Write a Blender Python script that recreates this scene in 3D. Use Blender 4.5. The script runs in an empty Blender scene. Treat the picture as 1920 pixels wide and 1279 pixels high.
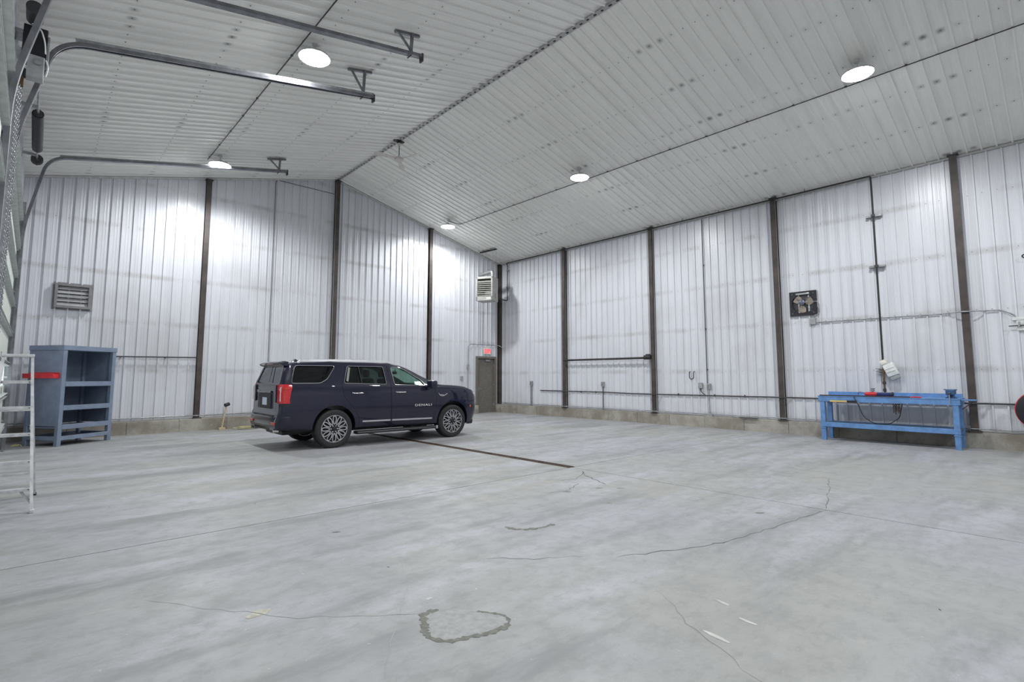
import bpy, bmesh, math, random
from mathutils import Vector, Matrix
random.seed(7)
scene = bpy.context.scene
COL = scene.collection
PI = math.pi

# ------------------------------------------------------------------ camera, world, exposure
CAM_H = 1.53
cam_data = bpy.data.cameras.new('camera')
cam = bpy.data.objects.new('camera', cam_data)
COL.objects.link(cam)
cam_data.sensor_width = 36.0
cam_data.lens = 969.31 / 1920 * 36.0
cam_data.shift_y = -24.1 / 1920
cam_data.clip_start = 0.05
cam.location = (0, 0, CAM_H)
cam.rotation_euler = (PI / 2 + 0.09403, 0, -0.74619)
scene.camera = cam

world = bpy.data.worlds.new('world')
scene.world = world
world.use_nodes = True
world.node_tree.nodes['Background'].inputs[0].default_value = (0.75, 0.82, 0.9, 1)
world.node_tree.nodes['Background'].inputs[1].default_value = 0.6

vs = scene.view_settings
vs.view_transform = 'Standard'
vs.look = 'None'
vs.gamma = 1.0
vs.use_curve_mapping = False
vs.exposure = 0.0
LAMP_W = 490.0          # watts of each high-bay lamp
LAMP_COL = (0.96, 0.98, 1.0)

# ------------------------------------------------------------------ room dimensions
XL, XR = -0.48, 15.22
YG, YF = 17.25, -9.0
RX, RZ, SL = 7.5, 8.50, 0.25
def zc(x): return RZ - SL * abs(x - RX)
RIB = 0.2475

# ------------------------------------------------------------------ materials
MATS = {}
def new_mat(name):
    m = bpy.data.materials.new(name); m.use_nodes = True
    MATS[name] = m
    return m, m.node_tree, m.node_tree.nodes['Principled BSDF']
class NT:
    def __init__(s, nt): s.nt = nt
    def n(s, typ, ins=None, **kw):
        nd = s.nt.nodes.new(typ)
        for k, v in kw.items(): setattr(nd, k, v)
        if ins:
            for k, v in ins.items():
                if isinstance(v, bpy.types.NodeSocket): s.nt.links.new(v, nd.inputs[k])
                else: nd.inputs[k].default_value = v
        return nd
    def m(s, op, a, b=None, c=None, clamp=False):
        ins = {0: a}
        if b is not None: ins[1] = b
        if c is not None: ins[2] = c
        nd = s.n('ShaderNodeMath', ins, operation=op); nd.use_clamp = clamp
        return nd.outputs[0]
    def pos(s):
        g = s.n('ShaderNodeNewGeometry'); return g.outputs['Position']
    def xyz(s, v):
        o = s.n('ShaderNodeSeparateXYZ', {0: v}).outputs; return o[0], o[1], o[2]
    def noise(s, vec, scale, detail=4, rough=0.55, map_scale=None, rot=None):
        if map_scale or rot:
            mp = s.n('ShaderNodeMapping', {'Vector': vec})
            if map_scale: mp.inputs['Scale'].default_value = map_scale
            if rot: mp.inputs['Rotation'].default_value = rot
            vec = mp.outputs[0]
        return s.n('ShaderNodeTexNoise', {'Vector': vec, 'Scale': scale, 'Detail': detail, 'Roughness': rough}).outputs[0]
    def ramp(s, v, a, b, lo=0.0, hi=1.0):
        r = s.n('ShaderNodeMapRange', {0: v, 1: a, 2: b, 3: lo, 4: hi}); r.clamp = True
        r.interpolation_type = 'SMOOTHSTEP'
        return r.outputs[0]
    def mix(s, f, a, b, typ='MIX'):
        nd = s.n('ShaderNodeMix', data_type='RGBA', blend_type=typ)
        for i, v in ((0, f), (6, a), (7, b)):
            if isinstance(v, bpy.types.NodeSocket): s.nt.links.new(v, nd.inputs[i])
            elif i == 0: nd.inputs[0].default_value = v
            else: nd.inputs[i].default_value = (*v, 1) if len(v) == 3 else v
        return nd.outputs[2]
    def link(s, a, b): s.nt.links.new(a, b)

def simple(name, col, rough=0.5, metal=0.0, var=0.12, scale=8.0, coat=0.0, spec=0.5, bump=0.0, wear=None):
    m, nt, b = new_mat(name); T = NT(nt)
    co = T.n('ShaderNodeTexCoord').outputs['Object']
    nz = T.noise(co, scale, 4)
    d = tuple(c * (1 - var) for c in col); l = tuple(min(1, c * (1 + var)) for c in col)
    c = T.mix(T.ramp(nz, 0.3, 0.7), d, l)
    if wear:
        w = T.noise(co, scale * 2.3, 6, 0.7)
        c = T.mix(T.ramp(w, 0.60, 0.72), c, wear)
    T.link(c, b.inputs['Base Color'])
    b.inputs['Roughness'].default_value = rough
    b.inputs['Metallic'].default_value = metal
    b.inputs['Coat Weight'].default_value = coat
    b.inputs['Specular IOR Level'].default_value = spec
    if bump:
        bp = T.n('ShaderNodeBump', {'Strength': bump, 'Distance': 0.01, 'Height': nz})
        T.link(bp.outputs[0], b.inputs['Normal'])
    return m

def emit(name, col, strength):
    m, nt, b = new_mat(name)
    b.inputs['Base Color'].default_value = (*col, 1)
    b.inputs['Emission Color'].default_value = (*col, 1)
    b.inputs['Emission Strength'].default_value = strength
    return m

def glass(name, tint, refl=0.5):
    m, nt, b = new_mat(name); T = NT(nt)
    nt.nodes.remove(b)
    out = [n for n in nt.nodes if n.type == 'OUTPUT_MATERIAL'][0]
    tr = T.n('ShaderNodeBsdfTransparent', {0: (*tint, 1)})
    gl = T.n('ShaderNodeBsdfGlossy', {'Color': (0.9, 0.95, 1, 1), 'Roughness': 0.03})
    fc = T.n('ShaderNodeLayerWeight', {'Blend': 0.5}).outputs['Facing']
    fr = T.m('ADD', T.m('MULTIPLY', T.m('POWER', fc, 4.0), 0.9), 0.05)
    mx = T.n('ShaderNodeMixShader', {0: T.m('MULTIPLY', fr, refl), 1: tr.outputs[0], 2: gl.outputs[0]})
    T.link(mx.outputs[0], out.inputs[0])
    return m

def steel_sheet(name, base, dirt, girt=None, rows=None):
    """painted ribbed steel lining; dirt gathers at the fixing rows and in streaks"""
    m, nt, b = new_mat(name); T = NT(nt)
    P = T.pos(); x, y, z = T.xyz(P)
    streak = T.noise(P, 1.0, 5, 0.6, map_scale=(5, 5, 0.25)) if girt else T.noise(P, 1.0, 5, 0.6, map_scale=(0.3, 5, 0.3))
    blot = T.noise(P, 0.5, 4)
    c = T.mix(T.ramp(streak, 0.42, 0.75), base, tuple(k * 0.90 for k in base))
    c = T.mix(T.ramp(blot, 0.5, 0.75, 0, 0.25), c, dirt)
    if girt:
        g0, gs = girt
        q = T.m('ABSOLUTE', T.m('SUBTRACT', T.m('MODULO', T.m('ADD', z, gs * 4.5 - g0), gs), gs / 2))
        band = T.ramp(q, 0.02, 0.11, 1, 0)
        nz = T.ramp(T.noise(P, 1.6, 4), 0.35, 0.75)
        c = T.mix(T.m('MULTIPLY', T.m('MULTIPLY', band, nz), 0.45), c, dirt)
    if rows:
        x0, sp, fy, fs = rows
        q = T.m('ABSOLUTE', T.m('SUBTRACT', T.m('MODULO', T.m('ADD', T.m('SUBTRACT', x, x0), sp * 20.5), sp), sp / 2))
        band = T.ramp(q, 0.0, 0.10, 1, 0)
        fq = T.m('ABSOLUTE', T.m('SUBTRACT', T.m('MODULO', T.m('ADD', T.m('SUBTRACT', y, fy), fs * 20.5), fs), fs / 2))
        near = T.ramp(fq, 0.12, 0.55, 1, 0)
        # dots between the ribs
        rq = T.m('ABSOLUTE', T.m('SUBTRACT', T.m('MODULO', T.m('ADD', y, RIB * 400.5 - YG), RIB), RIB / 2))
        dot = T.ramp(rq, 0.01, 0.09, 1, 0)
        amt = T.m('ADD', T.m('MULTIPLY', near, 0.55), T.m('MULTIPLY', T.ramp(T.noise(P, 0.9, 3), 0.4, 0.8), 0.35))
        c = T.mix(T.m('MULTIPLY', T.m('MULTIPLY', band, dot), amt), c, (0.06, 0.06, 0.06))
    T.link(c, b.inputs['Base Color'])
    b.inputs['Roughness'].default_value = 0.30
    b.inputs['Specular IOR Level'].default_value = 0.5
    return m

steel_sheet('wall_steel', (0.69, 0.70, 0.74), (0.33, 0.32, 0.30), girt=(1.70, 1.30))
steel_sheet('wall_steel_side', (0.69, 0.70, 0.74), (0.33, 0.32, 0.30), girt=(1.70, 1.30))
steel_sheet('ceiling_steel_right', (0.86, 0.86, 0.82), (0.74, 0.74, 0.70), rows=(8.74, 1.265, 5.35, 3.98))
steel_sheet('ceiling_steel_left', (0.86, 0.86, 0.82), (0.74, 0.74, 0.70), rows=(6.05, 1.325, 9.1, 3.98))

def concrete_floor():
    m, nt, b = new_mat('floor_concrete'); T = NT(nt)
    P = T.pos(); x, y, z = T.xyz(P)
    big = T.noise(P, 0.22, 3)
    c = T.mix(T.ramp(big, 0.35, 0.65), (0.375, 0.38, 0.352), (0.395, 0.396, 0.432))  # warm and lilac tint of the lighting, put into the base colour as noise
    st = T.noise(P, 1.0, 6, 0.62, map_scale=(0.30, 1.35, 1), rot=(0, 0, 0.10))
    c = T.mix(T.ramp(st, 0.47, 0.66, 0, 0.8), c, (0.22, 0.225, 0.23))
    st2 = T.noise(P, 1.0, 6, 0.62, map_scale=(0.33, 1.1, 1), rot=(0, 0, 0.25))
    c = T.mix(T.ramp(st2, 0.48, 0.64, 0, 0.8), c, (0.475, 0.48, 0.52))
    md = T.noise(P, 3.2, 8, 0.68)
    c = T.mix(T.ramp(md, 0.42, 0.70, 0, 0.5), c, (0.27, 0.275, 0.27))
    tr = T.noise(P, 2.2, 6, 0.7, map_scale=(0.45, 1.6, 1))
    c = T.mix(T.ramp(tr, 0.58, 0.76, 0, 0.5), c, (0.50, 0.49, 0.44))
    mott = T.noise(P, 9.0, 7, 0.7, map_scale=(0.7, 1.2, 1))
    c = T.mix(T.ramp(mott, 0.46, 0.70, 0, 0.45), c, (0.25, 0.252, 0.245))
    fine = T.noise(P, 60, 5, 0.75)
    c = T.mix(T.ramp(fine, 0.3, 0.75, 0, 0.3), c, (0.30, 0.30, 0.30))
    sp = T.noise(P, 24, 2, 0.5)
    c = T.mix(T.ramp(sp, 0.72, 0.78, 0, 0.5), c, (0.62, 0.62, 0.60))
    T.link(c, b.inputs['Base Color'])
    T.link(T.ramp(md, 0.3, 0.7, 0.42, 0.62), b.inputs['Roughness'])
    b.inputs['Specular IOR Level'].default_value = 0.35
    bp = T.n('ShaderNodeBump', {'Strength': 0.12, 'Distance': 0.006, 'Height': md})
    T.link(bp.outputs[0], b.inputs['Normal'])
concrete_floor()

def curb_mat():
    m, nt, b = new_mat('curb_concrete'); T = NT(nt)
    P = T.pos()
    a = T.noise(P, 1.3, 6, 0.65)
    c = T.mix(T.ramp(a, 0.35, 0.68), (0.25, 0.225, 0.185), (0.42, 0.40, 0.355))
    f = T.noise(P, 14, 6, 0.7)
    c = T.mix(T.ramp(f, 0.55, 0.75, 0, 0.6), c, (0.17, 0.155, 0.13))
    g = T.noise(P, 5, 5, 0.7)
    c = T.mix(T.ramp(g, 0.62, 0.74, 0, 0.6), c, (0.55, 0.54, 0.50))
    T.link(c, b.inputs['Base Color']); b.inputs['Roughness'].default_value = 0.85
    bp = T.n('ShaderNodeBump', {'Strength': 0.35, 'Distance': 0.02, 'Height': f})
    T.link(bp.outputs[0], b.inputs['Normal'])
curb_mat()

simple('column_steel', (0.060, 0.048, 0.043), 0.55, 0.0, 0.3, 3, wear=(0.13, 0.085, 0.062))
simple('dark_seam', (0.035, 0.035, 0.035), 0.8)
simple('screw_steel', (0.20, 0.20, 0.20), 0.5)
simple('trim_white', (0.62, 0.62, 0.62), 0.4)
simple('trim_grey', (0.40, 0.40, 0.40), 0.45)
simple('black_pipe', (0.018, 0.018, 0.018), 0.45)
simple('brass_brown', (0.16, 0.10, 0.04), 0.5, 0.4)
simple('galvanised', (0.36, 0.37, 0.38), 0.38, 0.75, 0.2, 10)
simple('track_steel', (0.20, 0.205, 0.225), 0.34, 0.6, 0.2, 6)
simple('dark_steel', (0.06, 0.06, 0.065), 0.45, 0.4)
simple('door_section_paint', (0.62, 0.66, 0.60), 0.5, 0, 0.08, 3)
simple('strut_steel', (0.46, 0.49, 0.48), 0.5, 0.1)
simple('drain_rust', (0.060, 0.038, 0.028), 0.75, 0.2, 0.35, 30)
simple('drain_edge', (0.42, 0.38, 0.28), 0.7)
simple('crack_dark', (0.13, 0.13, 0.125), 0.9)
simple('stain_damp', (0.155, 0.16, 0.135), 0.6, 0, 0.25, 30)
simple('patch_pale', (0.36, 0.365, 0.36), 0.75, 0, 0.12, 20)
simple('chip_white', (0.56, 0.56, 0.53), 0.8)
simple('chip_tan', (0.50, 0.48, 0.41), 0.8, 0, 0.2, 20)
simple('door_grey', (0.165, 0.15, 0.13), 0.5, 0, 0.1)
simple('aluminium', (0.66, 0.67, 0.68), 0.38, 0.55, 0.15, 12, wear=(0.30, 0.30, 0.29))
simple('alu_dark', (0.20, 0.21, 0.21), 0.45, 0.5)
simple('rubber', (0.015, 0.015, 0.016), 0.7)
simple('cabinet_blue_grey', (0.19, 0.235, 0.32), 0.42, 0, 0.10, 4)
simple('red_paint', (0.62, 0.025, 0.035), 0.4)
simple('bench_blue', (0.125, 0.265, 0.53), 0.45, 0, 0.15, 7, wear=(0.20, 0.27, 0.40))
simple('bench_shelf', (0.10, 0.16, 0.24), 0.6, 0, 0.3, 6)
simple('vice_blue', (0.035, 0.09, 0.20), 0.4)
simple('wood_handle', (0.55, 0.43, 0.27), 0.6, 0, 0.15, 20)
simple('yellow_wood', (0.62, 0.46, 0.16), 0.55)
simple('rope_yellow', (0.50, 0.47, 0.26), 0.8, 0, 0.25, 40)
simple('tool_navy', (0.02, 0.03, 0.12), 0.35)
simple('heater_light', (0.38, 0.38, 0.35), 0.45)
simple('flue_metal', (0.42, 0.43, 0.43), 0.3, 0.8)
simple('fan_black', (0.012, 0.012, 0.018), 0.45)
simple('fan_blade_tan', (0.27, 0.235, 0.185), 0.6, 0, 0.2, 14)
simple('fan_motor', (0.13, 0.14, 0.20), 0.4, 0.4)
simple('fan_white', (0.60, 0.56, 0.53), 0.45)
simple('louvre_grey', (0.23, 0.23, 0.235), 0.5, 0.2)
simple('louvre_slat', (0.40, 0.40, 0.41), 0.5, 0.1)
simple('plastic_white', (0.72, 0.74, 0.72), 0.4)
simple('plastic_box_grey', (0.33, 0.34, 0.34), 0.5)
simple('sign_pale', (0.72, 0.68, 0.62), 0.5)
emit('exit_red', (0.95, 0.05, 0.09), 1.3)
emit('lamp_glow', LAMP_COL, 60.0)
emit('door_window_light', (0.86, 0.95, 1.0), 2.2)
simple('lamp_body', (0.55, 0.55, 0.55), 0.4)
simple('reel_black', (0.012, 0.012, 0.018), 0.4)
# vehicle
def paint():
    m, nt, b = new_mat('car_paint'); T = NT(nt)
    co = T.n('ShaderNodeTexCoord').outputs['Object']
    nz = T.noise(co, 900, 1)
    T.link(T.mix(nz, (0.004, 0.0045, 0.017), (0.008, 0.009, 0.030)), b.inputs['Base Color'])
    b.inputs['Metallic'].default_value = 0.0
    b.inputs['Roughness'].default_value = 0.35
    b.inputs['Specular IOR Level'].default_value = 0.15
    b.inputs['Coat Weight'].default_value = 1.0
    b.inputs['Coat Roughness'].default_value = 0.012
    return m
paint()
simple('car_black', (0.012, 0.012, 0.014), 0.5)
simple('car_interior', (0.012, 0.012, 0.014), 0.8)
simple('car_seat', (0.02, 0.02, 0.024), 0.65)
simple('chrome', (0.78, 0.79, 0.80), 0.12, 1.0, 0.03)
simple('satin_silver', (0.62, 0.63, 0.65), 0.28, 1.0, 0.05)
simple('rim_metal', (0.60, 0.60, 0.62), 0.22, 0.9, 0.05)
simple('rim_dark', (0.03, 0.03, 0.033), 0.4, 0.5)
simple('tyre', (0.020, 0.020, 0.022), 0.75, 0, 0.2, 30)
simple('lamp_red', (0.55, 0.012, 0.02), 0.12, 0, 0.1, 20, coat=1.0)
simple('lamp_clear', (0.80, 0.80, 0.85), 0.08, 0.3, coat=1.0)
simple('lamp_amber', (0.60, 0.10, 0.03), 0.2)
simple('plate_white', (0.62, 0.70, 0.85), 0.4, 0, 0.2, 30)
glass('glass_dark', (0.035, 0.035, 0.045), 1.0)
glass('glass_mid', (0.30, 0.34, 0.34), 0.9)
glass('glass_front', (0.66, 0.80, 0.74), 0.8)

# ------------------------------------------------------------------ mesh builder
WM = {}
class MB:
    def __init__(s): s.v = []; s.f = []; s.mi = []
    def add(s, vs_, fs, mi=0):
        o = len(s.v); s.v += [Vector(p) for p in vs_]
        for f in fs: s.f.append([i + o for i in f]); s.mi.append(mi)
        return s
    def box(s, a, b, mi=0):
        (x0, y0, z0), (x1, y1, z1) = a, b
        x0, x1 = min(x0, x1), max(x0, x1); y0, y1 = min(y0, y1), max(y0, y1); z0, z1 = min(z0, z1), max(z0, z1)
        return s.add([(x0, y0, z0), (x1, y0, z0), (x1, y1, z0), (x0, y1, z0), (x0, y0, z1), (x1, y0, z1), (x1, y1, z1), (x0, y1, z1)],
                     [(0, 3, 2, 1), (4, 5, 6, 7), (0, 1, 5, 4), (1, 2, 6, 5), (2, 3, 7, 6), (3, 0, 4, 7)], mi)
    def bbox(s, a, b, r=0.01, mi=0):
        """box with chamfered edges"""
        bm = bmesh.new(); bmesh.ops.create_cube(bm, size=1)
        for v in bm.verts: v.co = Vector([a[i] if v.co[i] < 0 else b[i] for i in range(3)])
        bmesh.ops.bevel(bm, geom=list(bm.edges), offset=r, segments=2, affect='EDGES', profile=0.5)
        bmesh.ops.recalc_face_normals(bm, faces=list(bm.faces))
        bm.verts.index_update()
        s.add([v.co.copy() for v in bm.verts], [[v.index for v in f.verts] for f in bm.faces], mi); bm.free()
        return s
    def xf(s, M, start=0):
        for i in range(start, len(s.v)): s.v[i] = M @ s.v[i]
        return s
    def beam(s, p0, p1, w, h, up=(0, 0, 1), mi=0):
        p0, p1 = Vector(p0), Vector(p1); d = (p1 - p0).normalized(); u = Vector(up)
        r = d.cross(u)
        if r.length < 1e-4: r = d.cross(Vector((0, 1, 0)))
        r.normalize(); u = r.cross(d).normalized()
        r = r * (w / 2); u = u * (h / 2)
        return s.add([p0 - r - u, p0 + r - u, p0 + r + u, p0 - r + u, p1 - r - u, p1 + r - u, p1 + r + u, p1 - r + u],
                     [(0, 1, 2, 3), (7, 6, 5, 4), (0, 4, 5, 1), (1, 5, 6, 2), (2, 6, 7, 3), (3, 7, 4, 0)], mi)
    def cyl(s, p0, p1, r, n=12, r2=None, caps=True, mi=0):
        p0, p1 = Vector(p0), Vector(p1); d = (p1 - p0).normalized()
        a = d.orthogonal().normalized(); b = d.cross(a); r2 = r if r2 is None else r2
        vs_ = []
        for p, rr in ((p0, r), (p1, r2)):
            for i in range(n):
                t = 2 * PI * i / n; vs_.append(p + a * (rr * math.cos(t)) + b * (rr * math.sin(t)))
        fs = [(i, (i + 1) % n, n + (i + 1) % n, n + i) for i in range(n)]
        if caps: fs += [tuple(reversed(range(n))), tuple(range(n, 2 * n))]
        return s.add(vs_, fs, mi)
    def sweep(s, path, prof, closed=False, up=None, caps=True, mi=0):
        """prof: list of (a,b) in the frame (side, up) carried along the path"""
        P = [Vector(p) for p in path]; n = len(P); m = len(prof)
        vs_ = []; prev = None
        for i in range(n):
            if closed: d = (P[(i + 1) % n] - P[i - 1]).normalized()
            else: d = (P[min(i + 1, n - 1)] - P[max(i - 1, 0)]).normalized()
            if up is not None:
                a = d.cross(Vector(up))
                if a.length < 1e-5: a = prev or d.orthogonal()
            elif prev is None: a = d.orthogonal()
            else: a = prev - d * prev.dot(d)
            a.normalize(); prev = a; b = a.cross(d).normalized()
            vs_ += [P[i] + a * q[0] + b * q[1] for q in prof]
        fs = []
        for i in range(n if closed else n - 1):
            j = (i + 1) % n
            for k in range(m):
                l = (k + 1) % m; fs.append((i * m + k, i * m + l, j * m + l, j * m + k))
        if caps and not closed: fs += [tuple(reversed(range(m))), tuple(range((n - 1) * m, n * m))]
        return s.add(vs_, fs, mi)
    def tube(s, path, r, n=8, closed=False, mi=0):
        return s.sweep(path, [(r * math.cos(2 * PI * k / n), r * math.sin(2 * PI * k / n)) for k in range(n)], closed, mi=mi)
    def lathe(s, prof, o=(0, 0, 0), axis=(0, 0, 1), n=24, mi=0, closed=False):
        o = Vector(o); d = Vector(axis).normalized(); a = d.orthogonal().normalized(); b = d.cross(a); vs_ = []; m = len(prof)
        for r, h in prof:
            for i in range(n):
                t = 2 * PI * i / n; vs_.append(o + d * h + (a * math.cos(t) + b * math.sin(t)) * max(r, 1e-4))
        fs = []
        for k in range(m if closed else m - 1):
            l = (k + 1) % m
            for i in range(n):
                j = (i + 1) % n; fs.append((k * n + i, k * n + j, l * n + j, l * n + i))
        return s.add(vs_, fs, mi)
    def prism(s, poly, fn, t0, t1, mi=0):
        """poly: list of (a,b); fn(a,b,t) -> point"""
        n = len(poly); vs_ = [fn(a, b, t0) for a, b in poly] + [fn(a, b, t1) for a, b in poly]
        fs = [tuple(reversed(range(n))), tuple(range(n, 2 * n))] + [(i, (i + 1) % n, n + (i + 1) % n, n + i) for i in range(n)]
        return s.add(vs_, fs, mi)
    def mesh(s, name, mats, smooth=None, recalc=True):
        me = bpy.data.meshes.new(name)
        me.from_pydata([tuple(p) for p in s.v], [], s.f)
        for k in ([mats] if isinstance(mats, str) else mats): me.materials.append(MATS[k])
        if any(s.mi): me.polygons.foreach_set('material_index', s.mi)
        if recalc:
            bm = bmesh.new(); bm.from_mesh(me); bmesh.ops.recalc_face_normals(bm, faces=list(bm.faces)); bm.to_mesh(me); bm.free()
        if smooth:
            me.polygons.foreach_set('use_smooth', [True] * len(me.polygons))
            me.set_sharp_from_angle(angle=math.radians(smooth))
        me.update()
        return me
    def build(s, name, mats, parent=None, smooth=None, local=False, origin=None, recalc=True):
        if parent is not None:
            if not local:
                inv = WM[parent].inverted()
                s.v = [inv @ p for p in s.v]
            o = bpy.data.objects.new(name, s.mesh(name, mats, smooth, recalc)); COL.objects.link(o)
            o.parent = parent; WM[o] = WM[parent].copy()
        else:
            if origin is None:
                xs = [p.x for p in s.v]; ys = [p.y for p in s.v]; zs = [p.z for p in s.v]
                origin = ((min(xs) + max(xs)) / 2, (min(ys) + max(ys)) / 2, min(zs))
            og = Vector(origin); s.v = [p - og for p in s.v]
            o = bpy.data.objects.new(name, s.mesh(name, mats, smooth, recalc)); COL.objects.link(o)
            o.location = og; WM[o] = Matrix.Translation(og)
        return o

def tag(o, label=None, cat=None, group=None, kind=None):
    if label: o['label'] = label
    if cat: o['category'] = cat
    if group: o['group'] = group
    if kind: o['kind'] = kind
    return o
def thing(name, label, cat, loc=(0, 0, 0), rz=0.0, group=None):
    o = bpy.data.objects.new(name, None); COL.objects.link(o)
    o.location = loc; o.rotation_euler = (0, 0, rz); o.empty_display_size = 0.1
    WM[o] = Matrix.Translation(Vector(loc)) @ Matrix.Rotation(rz, 4, 'Z')
    return tag(o, label, cat, group)
def share(name, me, parent, loc):
    o = bpy.data.objects.new(name, me); COL.objects.link(o); o.parent = parent
    inv = WM[parent].inverted(); o.location = inv @ Vector(loc)
    WM[o] = Matrix.Translation(Vector(loc)); return o
def copy_tree(o, parent=None):
    c = o.copy(); COL.objects.link(c); c.parent = parent
    for ch in list(o.children): copy_tree(ch, c)
    return c
def text_mesh(txt, size, depth=0.002, shear=0.0, spacing=1.0, offset=0.0):
    cu = bpy.data.curves.new('lettering', 'FONT'); cu.body = txt; cu.size = size; cu.extrude = depth
    cu.align_x = 'CENTER'; cu.align_y = 'CENTER'; cu.shear = shear; cu.space_character = spacing; cu.offset = offset; cu.resolution_u = 3
    ob = bpy.data.objects.new('lettering', cu); COL.objects.link(ob)
    dg = bpy.context.evaluated_depsgraph_get()
    me = bpy.data.meshes.new_from_object(ob.evaluated_get(dg))
    bpy.data.objects.remove(ob); bpy.data.curves.remove(cu)
    return me
def put_text(name, txt, size, mat, parent, M, depth=0.002, **kw):
    me = text_mesh(txt, size, depth, **kw); me.materials.clear(); me.materials.append(MATS[mat])
    me.transform(WM[parent].inverted() @ M)
    o = bpy.data.objects.new(name, me); COL.objects.link(o); o.parent = parent; WM[o] = WM[parent].copy()
    return o
def arc(c, r, a0, a1, n, ax, ay):
    c, ax, ay = Vector(c), Vector(ax), Vector(ay)
    return [c + ax * (r * math.cos(a0 + (a1 - a0) * i / n)) + ay * (r * math.sin(a0 + (a1 - a0) * i / n)) for i in range(n + 1)]
def fillet(pts, r=0.06, n=4):
    """round the corners of a polyline"""
    P = [Vector(p) for p in pts]; out = [P[0]]
    for i in range(1, len(P) - 1):
        a, b, c = P[i - 1], P[i], P[i + 1]; u = (a - b); v = (c - b); k = min(r, u.length * .45, v.length * .45)
        s0 = b + u.normalized() * k; s1 = b + v.normalized() * k
        for j in range(n + 1):
            t = j / n; out.append(s0 * (1 - t) ** 2 + b * (2 * t * (1 - t)) + s1 * t ** 2)
    out.append(P[-1]); return out
def interp(tab, x):
    if x <= tab[0][0]: return tab[0][1]
    for (a, va), (b, vb) in zip(tab, tab[1:]):
        if x <= b: return va + (vb - va) * (x - a) / (b - a)
    return tab[-1][1]

# ------------------------------------------------------------------ floor: slabs with joints, drain channel
DX0, DX1, DY0, DY1 = 6.73, 6.93, 5.86, 13.2
JX, JY, G = 6.83, 5.90, 0.008
mb = MB().box((XL - .3, YF - .3, -0.30), (XR + .3, YG + .3, -0.12))
floor = tag(mb.build('floor', 'floor_concrete', origin=(0, 0, -.3)), 'grey power-floated concrete floor with cracks and damp marks', 'floor', kind='structure')
def slab(poly):
    MB().prism(poly, lambda a, b, t: (a, b, t), -0.12, 0.0).build('slab', 'floor_concrete', floor)
slab([(XL, YF), (JX - G, YF), (JX - G, JY - .05), (JX - G, JY - G), (XL, JY - G)])
slab([(JX + G, YF), (XR, YF), (XR, JY - G), (JX + G, JY - G)])
slab([(XL, JY + G), (DX0, JY + G), (DX0, DY1), (JX - G, DY1), (JX - G, YG), (XL, YG)])
slab([(DX1, JY + G), (XR, JY + G), (XR, YG), (JX + G, YG), (JX + G, DY1), (DX1, DY1)])

drain = thing('trench_drain', 'rusty brown trench drain grating set into the floor beside the vehicle', 'drain', (JX, 9.5, -0.12))
MB().box((DX0, JY + G, -.119), (DX1, DY1, -.10)).build('channel', 'drain_rust', drain)
for xx in (DX0 + .006, DX1 - .006):
    MB().box((xx - .006, JY + G, -.10), (xx + .006, DY1, .002)).build('edge_angle', 'drain_edge' if xx < JX else 'drain_rust', drain)
gl = 0.72; gy = JY + G + .01
gm = MB()
for xx in (-.083, .083): gm.box((xx - .009, .004, -.035), (xx + .009, gl - .004, -.001))
k = 0
while .02 + k * .034 < gl - .02:
    gm.box((-.083, .012 + k * .034, -.035), (.083, .012 + k * .034 + .022, -.002)); k += 1
gm.box((-.008, .004, -.035), (.008, gl - .004, -.001))
gme = gm.mesh('grate', 'drain_rust')
while gy + gl < DY1 + .02:
    share('grate', gme, drain, (JX, gy, 0)); gy += gl

# cracks and stains in the slab (thin inlays)
def ribbon(name, pts, w, mat, jit=0.02, z=0.0012, sub=7, parent=floor, wv=0.6):
    P = []
    for (a, b) in zip(pts, pts[1:]):
        for i in range(sub):
            t = i / sub; P.append((a[0] + (b[0] - a[0]) * t + random.uniform(-jit, jit), a[1] + (b[1] - a[1]) * t + random.uniform(-jit, jit)))
    P.append(pts[-1]); m = MB(); vs_ = []; n = len(P)
    for i, q in enumerate(P):
        a = P[max(i - 1, 0)]; c = P[min(i + 1, n - 1)]
        d = Vector((c[0] - a[0], c[1] - a[1], 0)).normalized(); s_ = Vector((-d.y, d.x, 0))
        e = (1 if 0 < i < n - 1 else .15) * w * (1 + random.uniform(-wv, wv)) / 2
        vs_ += [Vector((q[0], q[1], z)) + s_ * e, Vector((q[0], q[1], z)) - s_ * e]
    m.add(vs_, [(2 * i, 2 * i + 1, 2 * i + 3, 2 * i + 2) for i in range(n - 1)])
    return m.build(name, mat, parent)
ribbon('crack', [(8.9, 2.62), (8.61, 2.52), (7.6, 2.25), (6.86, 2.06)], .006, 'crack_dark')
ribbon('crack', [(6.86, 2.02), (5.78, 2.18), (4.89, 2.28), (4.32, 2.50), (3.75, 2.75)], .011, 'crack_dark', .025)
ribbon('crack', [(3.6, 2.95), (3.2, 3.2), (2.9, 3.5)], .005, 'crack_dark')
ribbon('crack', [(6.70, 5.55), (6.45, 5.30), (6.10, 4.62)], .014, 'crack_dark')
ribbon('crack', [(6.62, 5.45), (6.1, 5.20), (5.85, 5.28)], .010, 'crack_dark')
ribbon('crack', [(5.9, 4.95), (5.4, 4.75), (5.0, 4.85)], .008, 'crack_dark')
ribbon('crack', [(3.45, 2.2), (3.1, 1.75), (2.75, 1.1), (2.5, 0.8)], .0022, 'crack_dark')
ribbon('scratch', [(.62, 4.5), (.95, 4.02), (1.35, 3.45), (2.0, 2.95)], .004, 'patch_pale', .015)
ribbon('scratch', [(2.45, 4.1), (2.1, 3.4), (1.75, 2.95), (1.35, 2.4), (1.05, 2.05)], .004, 'patch_pale', .012)
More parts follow.
